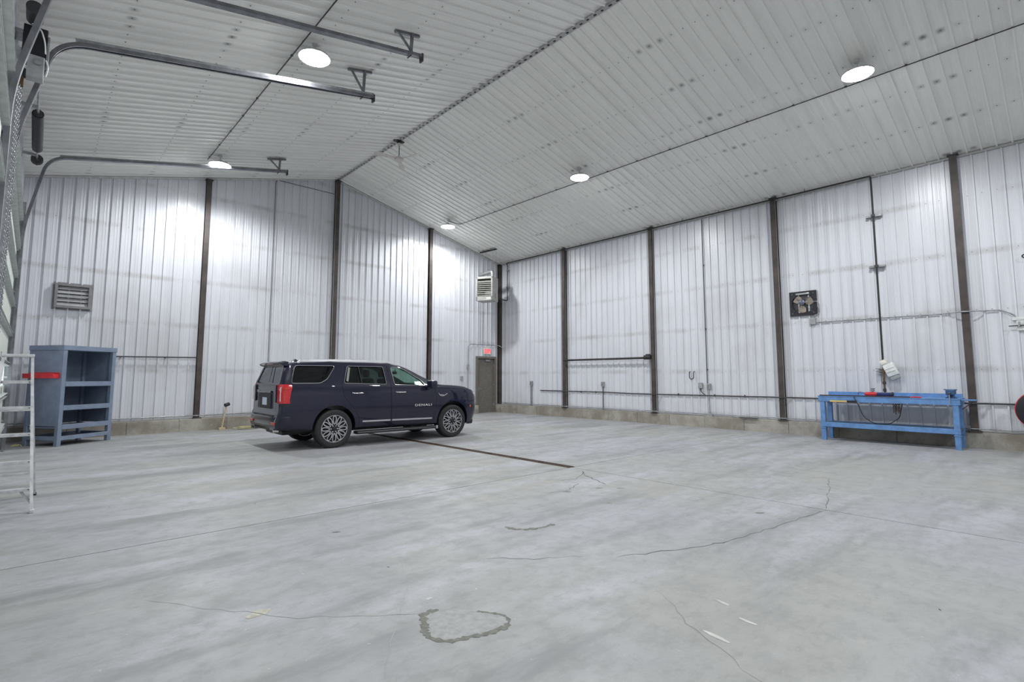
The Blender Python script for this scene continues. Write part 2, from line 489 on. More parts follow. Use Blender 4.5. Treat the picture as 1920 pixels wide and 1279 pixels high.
ribbon('stain', [(3.66, 4.06), (3.68, 3.92), (3.76, 3.84), (3.92, 3.78), (4.10, 3.80)], .05, 'stain_damp', .01, wv=.7)
ring = []
for i in range(26):
    t = 2 * PI * i / 26; r = 1 + .12 * math.sin(3 * t + 1) + random.uniform(-.06, .06)
    ua = math.cos(t) * .27 * r; ub = math.sin(t) * .20 * r
    ring.append((2.07 + ua * .735 + ub * .68, 2.70 - ua * .68 + ub * .735))
m = MB(); m.add([(a, b, .0008) for a, b in ring], [tuple(range(26))]); m.build('patch', 'patch_pale', floor)
ribbon('stain', ring[:6], .022, 'stain_damp', .004, z=.0016, sub=4, wv=.5)
ribbon('stain', ring[9:] + ring[:1], .042, 'stain_damp', .005, z=.0016, sub=4, wv=.55)
def blob(name, x, y, rx, ry, ang, mat, n=11, z=.0012):
    m = MB(); pts = []
    for i in range(n):
        t = 2 * PI * i / n; r = random.uniform(.6, 1.1); a, b = rx * r * math.cos(t), ry * r * math.sin(t)
        pts.append((x + a * math.cos(ang) - b * math.sin(ang), y + a * math.sin(ang) + b * math.cos(ang), z))
    m.add(pts, [tuple(range(n))]); m.build(name, mat, floor)
blob('chip', 3.07, 1.53, .10, .020, 1.45, 'chip_white'); blob('chip', 3.40, 1.50, .08, .018, 1.4, 'chip_white')
blob('chip', 3.55, 1.73, .07, .016, 1.4, 'chip_white'); blob('chip', 1.18, 3.70, .085, .06, .3, 'chip_tan')
blob('chip', 2.12, 3.14, .035, .018, .3, 'chip_white'); blob('chip', 2.31, 5.06, .05, .012, -.5, 'dark_seam')
for (x, y) in ((6.05, 4.35), (5.85, 4.55), (6.13, 2.51), (5.35, 4.7), (5.25, 3.95)): blob('stain', x, y, .06, .025, -.6, 'stain_damp')
for i in range(34):
    x, y = random.uniform(.6, 9), random.uniform(.6, 9)
    if x + y > 2.6: blob('chip', x, y, random.uniform(.006, .02), random.uniform(.004, .012), random.uniform(0, 3), random.choice(['chip_white', 'chip_white', 'dark_seam']), 6)

# ------------------------------------------------------------------ wall and ceiling sheets
def rib_profile(u0, u1, phase):
    """(u, depth) samples of the ribbed sheet between u0 and u1"""
    pts = {}
    k0 = int(math.floor((u0 - phase) / RIB)) - 1; k1 = int(math.ceil((u1 - phase) / RIB)) + 1
    for k in range(k0, k1 + 1):
        c = phase + k * RIB
        for du, d in ((-.020, 0), (-.015, .034), (.015, .034), (.020, 0), (.075, 0), (.083, .003), (.100, .003), (.108, 0), (.140, 0), (.148, .003), (.165, .003), (.173, 0)):
            pts[round(c + du, 5)] = d
    us = sorted(pts); out = [(u, pts[u]) for u in us if u0 + 1e-4 < u < u1 - 1e-4]
    def at(u):
        lo = max([q for q in us if q <= u]); hi = min([q for q in us if q >= u])
        return pts[lo] if hi == lo else pts[lo] + (pts[hi] - pts[lo]) * (u - lo) / (hi - lo)
    return [(u0, at(u0))] + out + [(u1, at(u1))]
def sheet(u0, u1, phase, fn, ends):
    """fn(u, depth, e) for each end e; returns MB of a sheet with 3 mm lap"""
    pr = rib_profile(u0, u1, phase); m = MB(); n = len(pr); vs_ = []
    for e in ends: vs_ += [fn(u, d, e) for u, d in pr]
    fs = []
    for j in range(len(ends) - 1):
        fs += [(j * n + i, j * n + i + 1, (j + 1) * n + i + 1, (j + 1) * n + i) for i in range(n - 1)]
    return m.add(vs_, fs)
SHEET = 4 * RIB
CT = 0.34          # top of the concrete curb
DOOR = (13.88, 14.90, 2.36)

# back (gable) wall
mb = MB()
def gpoly(x0, x1, zb):
    xs = [x0] + ([RX] if x0 < RX < x1 else []) + [x1]
    return [(x0, zb)] + [(x1, zb)] + [(q, zc(q) + .1) for q in reversed(xs)]
for (x0, x1, zb) in ((XL - .3, DOOR[0], -.1), (DOOR[0], DOOR[1], DOOR[2]), (DOOR[1], XR + .3, -.1)):
    mb.prism(gpoly(x0, x1, zb), lambda a, b, t: (a, t, b), YG + .012, YG + .25)
wall_back = tag(mb.build('wall_back', 'wall_steel', origin=(RX, YG, 0)), 'tall gable wall lined with white ribbed steel sheets', 'wall', kind='structure')
edges = [XL]; x = 0.061 - 0.02 + RIB / 2 - SHEET
while x < XR:
    if x > XL + .05: edges.append(x)
    x += SHEET
edges.append(XR)
for q in (DOOR[0] - .05, DOOR[1] + .05): edges.append(q)
edges = sorted(edges)
scr = MB()
GIRTS = [1.70, 3.0, 4.30, 5.60, 6.90]
for a, b in zip(edges, edges[1:]):
    if b - a < .03: continue
    indoor = a > DOOR[0] - .06 and b < DOOR[1] + .06
    zb = DOOR[2] + .05 if indoor else CT + .02
    lift = random.uniform(0, .002)
    if a < RX < b:
        for (p_, q_) in ((a, RX), (RX, b)):
            sheet(p_, q_, .061, lambda u, d, e: (u, YG - d - lift, zb if e == 0 else zc(u)), (0, 1)).build('panel', 'wall_steel', wall_back, recalc=False)
    else:
        sheet(a, b, .061, lambda u, d, e: (u, YG - d - lift, zb if e == 0 else zc(u)), (0, 1)).build('panel', 'wall_steel', wall_back, recalc=False)
def screw(m, p, nrm, r=.008):
    p = Vector(p); nrm = Vector(nrm); m.cyl(p - nrm * .001, p + nrm * .007, r, 5)
k = int((XL - .061) / RIB)
while .061 + k * RIB + RIB / 2 < XR - .05:
    u = .061 + k * RIB + RIB / 2
    for z in GIRTS:
        if z < zc(u) - .1 and not (DOOR[0] < u < DOOR[1] and z < 2.5) and u > XL + .05: screw(scr, (u + .002, YG - .004, z + random.uniform(-.01, .01)), (0, -1, 0))
    k += 1
tag(scr.build('screws', 'screw_steel', wall_back), kind='stuff')

# right wall
mb = MB().box((XR + .012, YF - .3, -.1), (XR + .25, YG + .3, zc(XR) + .05))
wall_right = tag(mb.build('wall_right', 'wall_steel_side', origin=(XR, 4, 0)), 'long side wall lined with white ribbed steel between brown columns', 'wall', kind='structure')
ph = 5.185 % RIB
base_u = ph + RIB / 2
pm = sheet(0, SHEET, RIB / 2, lambda u, d, e: (-d, u, 0 if e == 0 else zc(XR) - CT - .02), (0, 1)).mesh('panel', 'wall_steel_side', recalc=False)
pm.flip_normals()
y = base_u - SHEET * 10
scr = MB()
while y < YG:
    if y > YF - .01 and y + SHEET <= YG + .001: share('panel', pm, wall_right, (XR, y, CT + .02))
    elif y < YG and y + SHEET > YG:
        sheet(y, YG, ph, lambda u, d, e: (XR - d, u, CT + .02 if e == 0 else zc(XR)), (0, 1)).build('panel', 'wall_steel_side', wall_right, recalc=False)
    for j in range(4):
        u = y + RIB / 2 + j * RIB + RIB / 2
        if YF + .1 < u < YG - .1:
            for z in GIRTS[:4]: screw(scr, (XR - .004, u, z + random.uniform(-.01, .01)), (-1, 0, 0))
    y += SHEET
tag(scr.build('screws', 'screw_steel', wall_right), kind='stuff')

# ceiling: two slopes of sheets
mb = MB().prism([(XL - .3, zc(XL - .3) + .02), (RX, RZ + .02), (XR + .3, zc(XR + .3) + .02), (XR + .3, zc(XR + .3) + .2), (RX, RZ + .2), (XL - .3, zc(XL - .3) + .2)], lambda a, b, t: (a, t, b), YF - .3, YG + .3)
ceiling = tag(mb.build('ceiling', 'trim_white', origin=(RX, 4, RZ)), 'pitched ceiling of white ribbed steel sheets meeting at a ridge', 'ceiling', kind='structure')
pr_ = sheet(0, SHEET, RIB / 2, lambda u, d, e: (e - RX, u, zc(e) - RZ - d), (RX, XR)).mesh('panel', 'ceiling_steel_right', recalc=False)
pl_ = sheet(0, SHEET, RIB / 2, lambda u, d, e: (e - RX, u, zc(e) - RZ - d), (XL, RX)).mesh('panel', 'ceiling_steel_left', recalc=False)
y = YG
while y > YF:
    y -= SHEET
    for me in (pr_, pl_): share('panel', me, ceiling, (RX, y, RZ - random.uniform(0, .0015)))
scr = MB(); nr = Vector((-SL, 0, -1)).normalized(); nl = Vector((SL, 0, -1)).normalized()
yy = YG - RIB * .5
k = 0
ROWS_R = [8.74 + 1.265 * i for i in range(6)]; ROWS_L = [6.05 - 1.325 * i for i in range(5)]
while yy > -1.5:
    for q in ROWS_R:
        if q < XR - .2: screw(scr, (q, yy + RIB / 2, zc(q) - .003), nr, .010)
    for q in ROWS_L:
        if q > XL + .2: screw(scr, (q, yy + RIB / 2, zc(q) - .003), nl, .010)
    yy -= RIB
tag(scr.build('screws', 'screw_steel', ceiling), kind='stuff')
# ridge flashing and the angle trims where walls meet ceiling
MB().prism([(RX - .05, zc(RX - .05) - .038), (RX, RZ - .034), (RX + .05, zc(RX + .05) - .038), (RX, RZ - .044)], lambda a, b, t: (a, t, b), YF, YG).build('ridge_flashing', 'trim_grey', ceiling)
rs = MB()
for i in range(150):
    yy = YG - .1 - i * .175
    rs.bbox((RX - .02, yy - random.uniform(.02, .06), RZ - .050), (RX + .022, yy + .02, RZ - .043), .002)
tag(rs.build('ridge_seam', 'dark_seam', ceiling), kind='stuff')
t1 = MB()
for (a, b) in ((XL, RX), (RX, XR)):
    t1.beam((a, YG - .035, zc(a) - .055), (b, YG - .035, zc(b) - .055), .05, .055)
tag(t1.build('trim_1', 'trim_white'), 'pale angle trim along the gable wall under the ceiling', 'trim', kind='structure')
t2 = MB().beam((XR - .03, YF, zc(XR) - .035), (XR - .03, YG - .06, zc(XR) - .035), .05, .05)
tag(t2.build('trim_2', 'trim_grey'), 'grey angle trim along the eave of the side wall', 'trim', kind='structure')

# remaining shell: front wall behind the camera and left wall with two overhead doors
mb = MB().prism(gpoly(XL - .3, XR + .3, -.1), lambda a, b, t: (a, t, b), YF - .25, YF - .012)
wall_front = tag(mb.build('wall_front', 'wall_steel', origin=(RX, YF, 0)), 'ribbed white gable wall opposite the vehicle', 'wall', kind='structure')
x = XL
while x < XR - .01:
    b = min(x + SHEET, XR)
    segs = [(x, RX), (RX, b)] if x < RX < b else [(x, b)]
    for (p_, q_) in segs: sheet(p_, q_, XL, lambda u, d, e: (u, YF + d, .02 if e == 0 else zc(u)), (0, 1)).build('panel', 'wall_steel', wall_front, recalc=False)
    x = b
DH = 4.95
D1, D2 = (9.47, 14.98), (2.05, 7.62)
mb = MB()
cuts = [YF - .3, D2[0], D2[1], D1[0], D1[1], YG + .3]
for i in range(5):
    zb = DH if i in (1, 3) else -.1
    mb.box((XL - .25, cuts[i], zb), (XL - .012, cuts[i + 1], zc(XL) + .05))
wall_left = tag(mb.build('wall_left', 'wall_steel_side', origin=(XL, 4, 0)), 'side wall with two tall overhead doors', 'wall', kind='structure')
for i in range(5):
    zb = DH + .1 if i in (1, 3) else .02
    a, b = max(cuts[i], YF), min(cuts[i + 1], YG)
    while a < b - .02:
        q = min(a + SHEET, b)
        sheet(a, q, 0.1, lambda u, d, e: (XL + d, u, zb if e == 0 else zc(XL)), (0, 1)).build('panel', 'wall_steel_side', wall_left, recalc=False)
        a = q

# concrete curbs, in cast lengths
def curb(name, label, x0, x1, y0, y1, along, spans):
    core = MB()
    for (a, b) in spans:
        core.box((a, y0 + .02, -.02) if along == 'x' else (x0 + .02, a, -.02), (b, y1, CT - .015) if along == 'x' else (x1, b, CT - .015))
    o = tag(core.build(name, 'curb_concrete'), label, 'curb', kind='structure')
    for (a, b) in spans:
        n = max(1, round((b - a) / 1.22)); st = (b - a) / n
        for i in range(n):
            p0, p1 = a + i * st + .004, a + (i + 1) * st - .004; dz = random.uniform(-.006, .006); dd = random.uniform(0, .008)
            m = MB()
            if along == 'x': m.bbox((p0, y0 + dd, -.01), (p1, y1 - .01, CT + dz), .009)
            else: m.bbox((x0 + dd, p0, -.01), (x1 - .01, p1, CT + dz), .009)
            m.build('curb_block', 'curb_concrete', o)
    return o
curb('baseboard_back', 'rough concrete curb under the gable wall', XL, XR, 17.03, YG + .01, 'x', [(XL, DOOR[0] - .03), (DOOR[1] + .03, 15.08)])
curb('baseboard_right', 'rough concrete curb under the long side wall', 15.08, XR + .01, YF, YG, 'y', [(YF, YG)])
m = MB()
for (a, b) in ((XL + .05, 13.80), (14.96, 15.1)): m.box((a, YG - .05, CT), (b, YG, CT + .03))
m.box((XR - .05, YF, CT), (XR, YG - .05, CT + .03))
tag(m.build('trim_3', 'trim_grey'), 'grey base flashing between wall sheets and concrete curb', 'trim', kind='structure')

# ------------------------------------------------------------------ steel columns (I-sections)
def column(x, y, ang, label, ztop, mat='column_steel'):
    t = thing('steel_column', label, 'column', (x, y, CT), ang, 'brown steel columns along the walls')
    w, d, tf, tw = .068, .15, .016, .012      # half flange width, depth, thicknesses
    prof = [(-w, 0), (w, 0), (w, tf), (tw, tf), (tw, d - tf), (w, d - tf), (w, d), (-w, d), (-w, d - tf), (-tw, d - tf), (-tw, tf), (-w, tf)]
    MB().prism([(a, -b) for a, b in prof], lambda a, b, q: (a, b, q), .012, ztop - CT).build('shaft', mat, t, local=True)
    MB().bbox((-.12, -.19, .002), (.12, .02, .014), .002).build('base_plate', 'column_steel', t, local=True)
    MB().box((-.10, -.17, ztop - CT - .03), (.10, 0, ztop - CT - .01)).build('cap_plate', 'dark_steel', t, local=True)
    for sx in (-.095, .095):
        MB().cyl((sx, -.165, .01), (sx, -.165, .045), .012, 6).build('anchor_bolt', 'dark_steel', t, local=True)
RT = zc(XR - .2) - .03
column(XR - .005, 13.35, -PI / 2, 'brown steel column on the side wall between heater corner and pipe rail end', RT)
column(XR - .005, 9.43, -PI / 2, 'brown steel column where the black pipe rail ends in a coupling', RT)
column(XR - .005, 5.45, -PI / 2, 'brown steel column just beside the black exhaust fan', RT)
column(XR - .005, 1.53, -PI / 2, 'brown steel column behind the vice end of the blue workbench', RT)
column(XR - .10, YG - .005, 0, 'dark steel column standing in the corner beside the exit door', zc(XR - .1) - .05)
column(11.42, YG - .005, 0, 'brown steel column on the gable wall behind the vehicle bonnet', zc(11.35) - .06)
column(RX, YG - .005, 0, 'tallest brown steel column on the gable wall under the ridge', RZ - .08)
column(3.53, YG - .005, 0, 'brown steel column on the gable wall between cabinet and axe', zc(3.4) - .06)

# ------------------------------------------------------------------ high-bay lamps
def lamp(x, y, label, group, light_name='high_bay_light'):
    zt = zc(x); z = zt - .30
    t = thing('high_bay_lamp', label, 'lamp', (x, y, z), 0, group)
    MB().lathe([(0, .14), (.06, .14), (.08, .10), (.19, .07), (.265, .035), (.275, .01), (.265, .0), (.255, .004), (.252, .03), (0, .03)], n=28).build('housing', 'lamp_body', t, 40, local=True)
    for i in range(12):
        a = 2 * PI * i / 12
        MB().beam((.08 * math.cos(a), .08 * math.sin(a), .095), (.22 * math.cos(a), .22 * math.sin(a), .055), .006, .03).build('cooling_fin', 'lamp_body', t, local=True)
    MB().lathe([(.252, .008), (.245, -.008), (.18, -.03), (.09, -.042), (0, -.045)], n=28).build('diffuser', 'lamp_glow', t, 60, local=True)
    MB().cyl((0, 0, .14), (0, 0, zt - z - .02), .012, 8).build('stem', 'lamp_body', t, local=True)
    MB().cyl((0, 0, zt - z - .06), (0, 0, zt - z + .0), .05, 12).build('canopy', 'lamp_body', t, local=True)
    ld = bpy.data.lights.new(light_name, 'SPOT'); ld.spot_size = math.radians(172); ld.spot_blend = .48; ld.shadow_soft_size = .16; ld.energy = LAMP_W; ld.color = LAMP_COL
    lo = bpy.data.objects.new(light_name, ld); COL.objects.link(lo); lo.parent = t; lo.location = (0, 0, -.20)
LG = 'round high-bay lamps under the ceiling'
lamp(3.32, 8.75, 'lit round lamp between two overhead door tracks', LG)
lamp(3.33, 15.1, 'lit round lamp over the gable wall above the cabinet', LG)
lamp(11.20, 2.40, 'lit round lamp high over the blue workbench', LG)
lamp(11.26, 9.30, 'lit round lamp on the conduit over the middle of the floor', LG)
lamp(11.32, 15.85, 'lit round lamp near the gable wall beside the heater', LG)
lamp(3.32, 2.20, 'round lamp over the near overhead door', LG, 'lamp_over_near_door_offscreen')
lamp(3.32, -4.4, 'round lamp over the entrance end near the overhead door wall', LG, 'lamp_behind_left_offscreen')
lamp(11.2, -4.4, 'round lamp over the entrance end near the side wall', LG, 'lamp_behind_right_offscreen')

# thin conduits feeding the lamps
def conduit_line(name, label, pts, r, mat, cat='conduit', n=6, clips=None):
    t = thing(name, label, cat, pts[0])
    MB().tube(fillet(pts), r, n).build('tube', mat, t, 50)
    for c in (clips or []):
        MB().bbox(Vector(c[0]), Vector(c[1]), .002).build('clip', mat, t)
    return t
def ceil_pts(x, y0, y1, off): return [(x, y0, zc(x) - off), (x, y1, zc(x) - off)]
cl = [((11.73, yy - .02, zc(11.75) - .055), (11.77, yy + .02, zc(11.75) - .032)) for yy in [15.6 - i * .99 for i in range(18)]]
conduit_line('lamp_conduit', 'thin grey conduit across the ceiling slope beside workbench lamps', [(11.32, 15.9, zc(11.32) - .06), (11.75, 15.65, zc(11.75) - .05), (11.75, -4.6, zc(11.75) - .05)], .011, 'dark_steel', clips=cl)
cl = [((3.08, yy - .02, zc(3.1) - .055), (3.12, yy + .02, zc(3.1) - .032)) for yy in [15.2 - i * .99 for i in range(18)]]
conduit_line('lamp_conduit', 'thin dark conduit across the ceiling slope over the door tracks', [(3.1, 15.4, zc(3.1) - .05), (3.1, -4.6, zc(3.1) - .05)], .011, 'dark_steel', clips=cl)

# ceiling slot strip near the heater
m = MB().beam((13.90, 17.0, zc(13.9) - .03), (13.90, 16.05, zc(13.9) - .055), .17, .05, up=(-SL, 0, 1))
tag(m.build('ceiling_slot', 'dark_seam'), 'short black strip on the ceiling above the unit heater', 'strip')

# ceiling fan at the ridge
fx, fy = 7.5, 13.0
t = thing('ceiling_fan', 'white three-bladed ceiling fan hanging from the ridge', 'fan', (fx, fy, 7.86))
m = MB()
for sx in (-1, 1): m.bbox((fx + sx * .03, fy - .06, RZ - .08), (fx + sx * .15, fy + .06, RZ - .045), .006)
m.bbox((fx - .05, fy - .05, RZ - .12), (fx + .05, fy + .05, RZ - .04), .008); m.build('mount', 'fan_black', t)
MB().lathe([(.0, .0), (.03, .0), (.055, -.06), (.05, -.10), (0, -.10)], (fx, fy, RZ - .10), n=16).build('canopy', 'fan_white', t, 40)
MB().cyl((fx, fy, RZ - .2), (fx, fy, 7.96), .012, 8).build('downrod', 'dark_steel', t)
MB().lathe([(0, .13), (.03, .13), (.05, .08), (.12, .06), (.135, .03), (.13, .0), (.09, -.025), (0, -.03)], (fx, fy, 7.86), n=24).build('motor', 'fan_white', t, 40)
for i, a in enumerate((math.radians(172), math.radians(52), math.radians(-68))):
    m = MB(); L = [(.10, .03), (.18, .045), (.45, .075), (.68, .09), (.74, .06), (.755, 0)]
    up_ = [(r, w) for r, w in L] + [(r, -w) for r, w in reversed(L[:-1])]
    m.prism(up_, lambda p, q, tt: (p, q, q * .22 + .02 + tt), -.004, .004)
    m.xf(Matrix.Translation((fx, fy, 7.88)) @ Matrix.Rotation(a, 4, 'Z')); m.build('blade', 'fan_white', t)

# ------------------------------------------------------------------ exit door, sign
door = thing('door_1', 'brown-grey steel exit door in the corner of the gable wall', 'door', (14.39, YG, 0)); tag(door, kind='structure')
m = MB()
m.box((DOOR[0] - .05, YG - .07, 0), (DOOR[0] + .03, YG + .12, DOOR[2] + .05)); m.box((DOOR[1] - .03, YG - .07, 0), (DOOR[1] + .05, YG + .12, DOOR[2] + .05))
m.box((DOOR[0] + .03, YG - .07, DOOR[2] - .04), (DOOR[1] - .03, YG + .12, DOOR[2] + .05)); m.build('door_frame', 'door_grey', door)
leaf = MB().bbox((DOOR[0] + .035, YG + .03, .01), (DOOR[1] - .035, YG + .075, DOOR[2] - .045), .004).build('door_leaf', 'door_grey', door)
MB().bbox((14.36, YG - .05, 2.20), (14.62, YG + .03, 2.28), .01).build('door_closer', 'galvanised', door)
MB().tube(fillet([(14.60, YG - .02, 2.29), (14.50, YG - .14, 2.31), (14.3, YG - .06, 2.33)]), .008, 6).build('closer_arm', 'dark_steel', door)
MB().bbox((14.00, YG + .01, .92), (14.05, YG + .03, 1.12), .006).build('lock_plate', 'galvanised', leaf)
MB().tube(fillet([(14.02, YG + .03, 1.02), (14.02, YG - .03, 1.02), (14.14, YG - .03, 1.02)], .02), .011, 8).build('handle', 'galvanised', leaf)
for z in (.3, 1.15, 2.0): MB().cyl((DOOR[1] - .03, YG + .02, z), (DOOR[1] - .03, YG + .02, z + .1), .012, 8).build('hinge', 'galvanised', leaf)
MB().box((DOOR[0] - .03, YG - .02, -.005), (DOOR[1] + .03, YG + .2, .012)).build('threshold', 'galvanised', door)
MB().box((DOOR[0] - .03, YG + .20, 0), (DOOR[1] + .03, YG + .24, DOOR[2])).build('door_backing', 'door_grey', door)
sg = thing('exit_sign', 'small lit red exit sign above the steel door', 'sign', (14.43, YG - .03, 2.50))
MB().bbox((14.24, YG - .085, 2.50), (14.62, YG - .022, 2.77), .012).build('housing', 'sign_pale', sg)
put_text('lettering', 'EXIT', .23, 'exit_red', sg, Matrix.Translation((14.43, YG - .088, 2.628)) @ Matrix.Rotation(PI / 2, 4, 'X') @ Matrix.Diagonal((.78, 1.0, 1, 1)), .002, offset=.007)
MB().bbox((14.39, YG - .07, 2.77), (14.47, YG - .022, 2.83), .006).build('bracket', 'sign_pale', sg)

# ------------------------------------------------------------------ unit heater with flue
hc = Vector((13.50, 16.28, 4.665)); ha = math.radians(-62)
ht = thing('unit_heater', 'beige gas unit heater with louvred front hung high in the corner', 'heater', hc, ha)
def L(m, name, mat, sm=None): return m.build(name, mat, ht, sm, local=True)
W, Dp, Hh = .365, .62, 1.0
m = MB(); q_ = .02
for a_, b_ in (((-W, 0, 0), (-W + q_, Dp, Hh)), ((W - q_, 0, 0), (W, Dp, Hh)), ((-W + q_, 0, 0), (W - q_, Dp, q_)), ((-W + q_, 0, Hh - q_), (W - q_, Dp, Hh)), ((-W + q_, Dp - q_, q_), (W - q_, Dp, Hh - q_))): m.bbox(a_, b_, .004)
L(m, 'casing', 'heater_light')
m = MB()
m.bbox((-W, -.035, 0), (-W + .06, 0, Hh), .004); m.bbox((W - .06, -.035, 0), (W, 0, Hh), .004); m.bbox((-W, -.035, Hh - .09), (W, 0, Hh), .004); m.bbox((-W, -.035, 0), (W, 0, .17), .004)
L(m, 'front_frame', 'heater_light')
for i in range(8):
    z = .205 + i * .083
    MB().beam((-W + .065, -.02, z), (W - .065, -.02, z), .05, .012 if i < 7 else .05, up=(0, -.65, 1)).build('louvre_blade', 'heater_light', ht, local=True)
MB().box((.10, -.038, .06), (.30, -.034, .12)).build('badge', 'plastic_white', ht, local=True)
MB().bbox((W, .3, .12), (W + .03, .45, .34), .006).build('valve_box', 'heater_light', ht, local=True)
m = MB().tube(fillet([(.20, .40, Hh - .01), (.20, .40, Hh + .30), (-.42, .62, Hh + .22), (-.52, .72, Hh + .22)], .12, 6), .085, 16); L(m, 'flue_pipe', 'flue_metal', 50)
for tt in (.3, .75): L(MB().cyl((.20 - .62 * tt, .40 + .22 * tt, Hh + .30 - .08 * tt), (.165 - .62 * tt, .413 + .22 * tt, Hh + .296 - .08 * tt), .093, 16), 'flue_collar', 'flue_metal', 50)
for (sx, sy) in ((-W + .05, .08), (W - .05, .08), (-W + .05, Dp - .08), (W - .05, Dp - .08)):
    wp = WM[ht] @ Vector((sx, sy, 0)); L(MB().cyl((sx, sy, Hh - .01), (sx, sy, zc(wp.x) - hc.z - .02), .005, 6), 'hanger_rod', 'galvanised')

# ------------------------------------------------------------------ pipes on the side wall
gx = XR - .185
gp = thing('gas_pipe', 'black gas pipe running along the eave and down behind the workbench', 'pipe', (gx, 3.10, 1.1))
MB().tube(fillet([(14.45, 16.62, 4.86), (gx + .06, 16.62, 4.86), (gx + .06, 16.62, 6.42), (gx, 16.62, zc(gx) - .10), (gx, 3.10, zc(gx) - .10), (gx + .02, 3.10, 6.3), (gx + .02, 3.10, 1.9)], .05), .021, 8).build('tube', 'black_pipe', gp, 50)
MB().tube([(gx + .02, 3.10, 1.92), (gx + .02, 3.10, 1.08)], .022, 8).build('drop_tube', 'brass_brown', gp, 50)
for z in (1.84, 1.62, 1.35, 1.18): MB().cyl((gx + .02, 3.10, z), (gx + .02, 3.10, z + .07), .036, 8).build('fitting', 'brass_brown' if z > 1.5 else 'dark_steel', gp, 50)
for z in (5.51, 4.24):
    b = MB().bbox((gx + .045, 2.93, z - .025), (XR - .02, 3.27, z + .025), .004).build('strut_bracket', 'galvanised', gp)
    MB().bbox((gx - .012, 3.06, z - .03), (gx + .05, 3.14, z + .03), .004).build('clamp', 'dark_steel', b)
for yy in (15.4, 14.0, 12.4, 10.9, 8.2, 7.0, 4.6):
    MB().cyl((gx, yy, zc(gx) - .09), (gx, yy, zc(gx) - .02), .008, 6).build('hanger', 'black_pipe', gp)
for z in (6.2, 5.45): MB().bbox((gx + .02, 16.57, z - .025), (XR - .02, 16.67, z + .025), .004).build('strut_bracket', 'galvanised', gp)

bx = XR - .19
t = thing('pipe_rail', 'thick black horizontal pipe rail fixed between two side wall columns', 'pipe', (bx, 11.4, 2.13))
MB().cyl((bx, 13.31, 2.165), (bx, 9.62, 2.165), .036, 12).build('tube', 'black_pipe', t, 50)
MB().cyl((bx, 9.72, 2.18), (bx, 9.47, 2.18), .075, 14).build('coupling', 'black_pipe', t, 50)
MB().bbox((bx - .03, 9.50, 2.23), (bx + .03, 9.66, 2.29), .006).build('clamp', 'dark_steel', t)

def wall_conduit(name, label, pts, r, mat, straps=(), cat='conduit'):
    t = thing(name, label, cat, pts[0]); MB().tube(fillet(pts, .08), r, 8).build('tube', mat, t, 50)
    for s_ in straps: MB().bbox((XR - .055, s_[0] - .012, s_[1] - r - .015), (XR - .016, s_[0] + .012, s_[1] + r + .015), .003).build('strap', mat, t)
    return t
cx = XR - .045
def around(yc, z): return [(cx, yc + .22, z), (XR - .19, yc + .10, z), (XR - .19, yc - .10, z), (cx, yc - .22, z)]
pts = [(cx, 14.72, .985)] + around(13.35, .985) + [(cx, 11.5, .985), (cx, 10.4, .96)] + around(9.43, .96) + [(cx, 7.0, .965)] + around(5.45, .97) + [(cx, 3.0, .955)] + around(1.53, .955) + [(cx, .15, .955), (cx, -1.4, .955)]
wall_conduit('air_line', 'dark steel air line running low along the side wall behind the workbench', pts, .019, 'dark_steel', [(y_, .975) for y_ in (12.6, 11.9, 8.6, 7.4, 6.5)], 'pipe')
pts = [(cx - .03, YG - .3, .41)] + [(cx - .03, 13.7, .41)] + [(XR - .20, 13.35, .41), (cx - .03, 13.0, .41), (cx - .03, 9.8, .41), (XR - .2, 9.43, .41), (cx - .03, 9.05, .41), (cx - .03, 5.8, .41), (XR - .2, 5.45, .41), (cx - .03, 5.1, .41), (cx - .03, 1.85, .41), (XR - .2, 1.53, .41), (cx - .03, 1.2, .41), (cx - .03, -1.5, .41)]
wall_conduit('base_conduit', 'grey conduit lying just above the curb of the side wall', pts, .014, 'galvanised')
t = wall_conduit('drop_conduit', 'thin grey conduit down the side wall beside the black hook', [(cx, 7.61, 6.45), (cx, 7.61, 1.31)], .011, 'dark_steel', [(7.61, 5.0), (7.61, 3.0), (7.61, 1.75)])
MB().tube([(cx, 7.58, 1.18), (cx, 7.56, .36)], .013, 8).build('lower_tube', 'galvanised', t, 50)
b = MB().bbox((XR - .085, 7.51, 1.16), (XR - .02, 7.63, 1.33), .008).build('outlet_box', 'plastic_box_grey', t); MB().bbox((XR - .092, 7.53, 1.19), (XR - .085, 7.61, 1.30), .003).build('cover', 'galvanised', b)
MB().bbox((XR - .1, 7.47, .33), (XR - .02, 7.65, .40), .006).build('foot_box', 'plastic_box_grey', t)
t = thing('socket_box', 'grey outlet box on a bent tube below the black hook', 'outlet', (XR - .05, 7.84, 1.0))
b = MB().bbox((XR - .09, 7.77, 1.18), (XR - .02, 7.90, 1.35), .008).build('box', 'plastic_box_grey', t); MB().tube(fillet([(XR - .05, 7.84, 1.18), (XR - .05, 7.83, 1.08), (XR - .06, 7.70, .99)]), .013, 8).build('tube', 'dark_steel', t, 50)
for yy, lab in ((11.57, 'grey outlet box on a stub tube under the black pipe rail'), (15.23, 'grey outlet box on a stub tube near the corner column')):
    t = thing('outlet_post', lab, 'outlet', (XR - .05, yy, .36))
    MB().tube([(XR - .05, yy, .345), (XR - .05, yy, 1.2)], .015 if yy < 13 else .028, 8).build('tube', 'dark_steel' if yy < 13 else 'galvanised', t, 50)
    b = MB().bbox((XR - .09, yy - .06, 1.18), (XR - .02, yy + .06, 1.36), .008).build('box', 'plastic_box_grey', t); MB().bbox((XR - .096, yy - .04, 1.21), (XR - .09, yy + .04, 1.33), .003).build('cover', 'galvanised', b)
    MB().bbox((XR - .10, yy - .07, .335), (XR - .02, yy + .07, .37), .004).build('foot', 'galvanised', t)
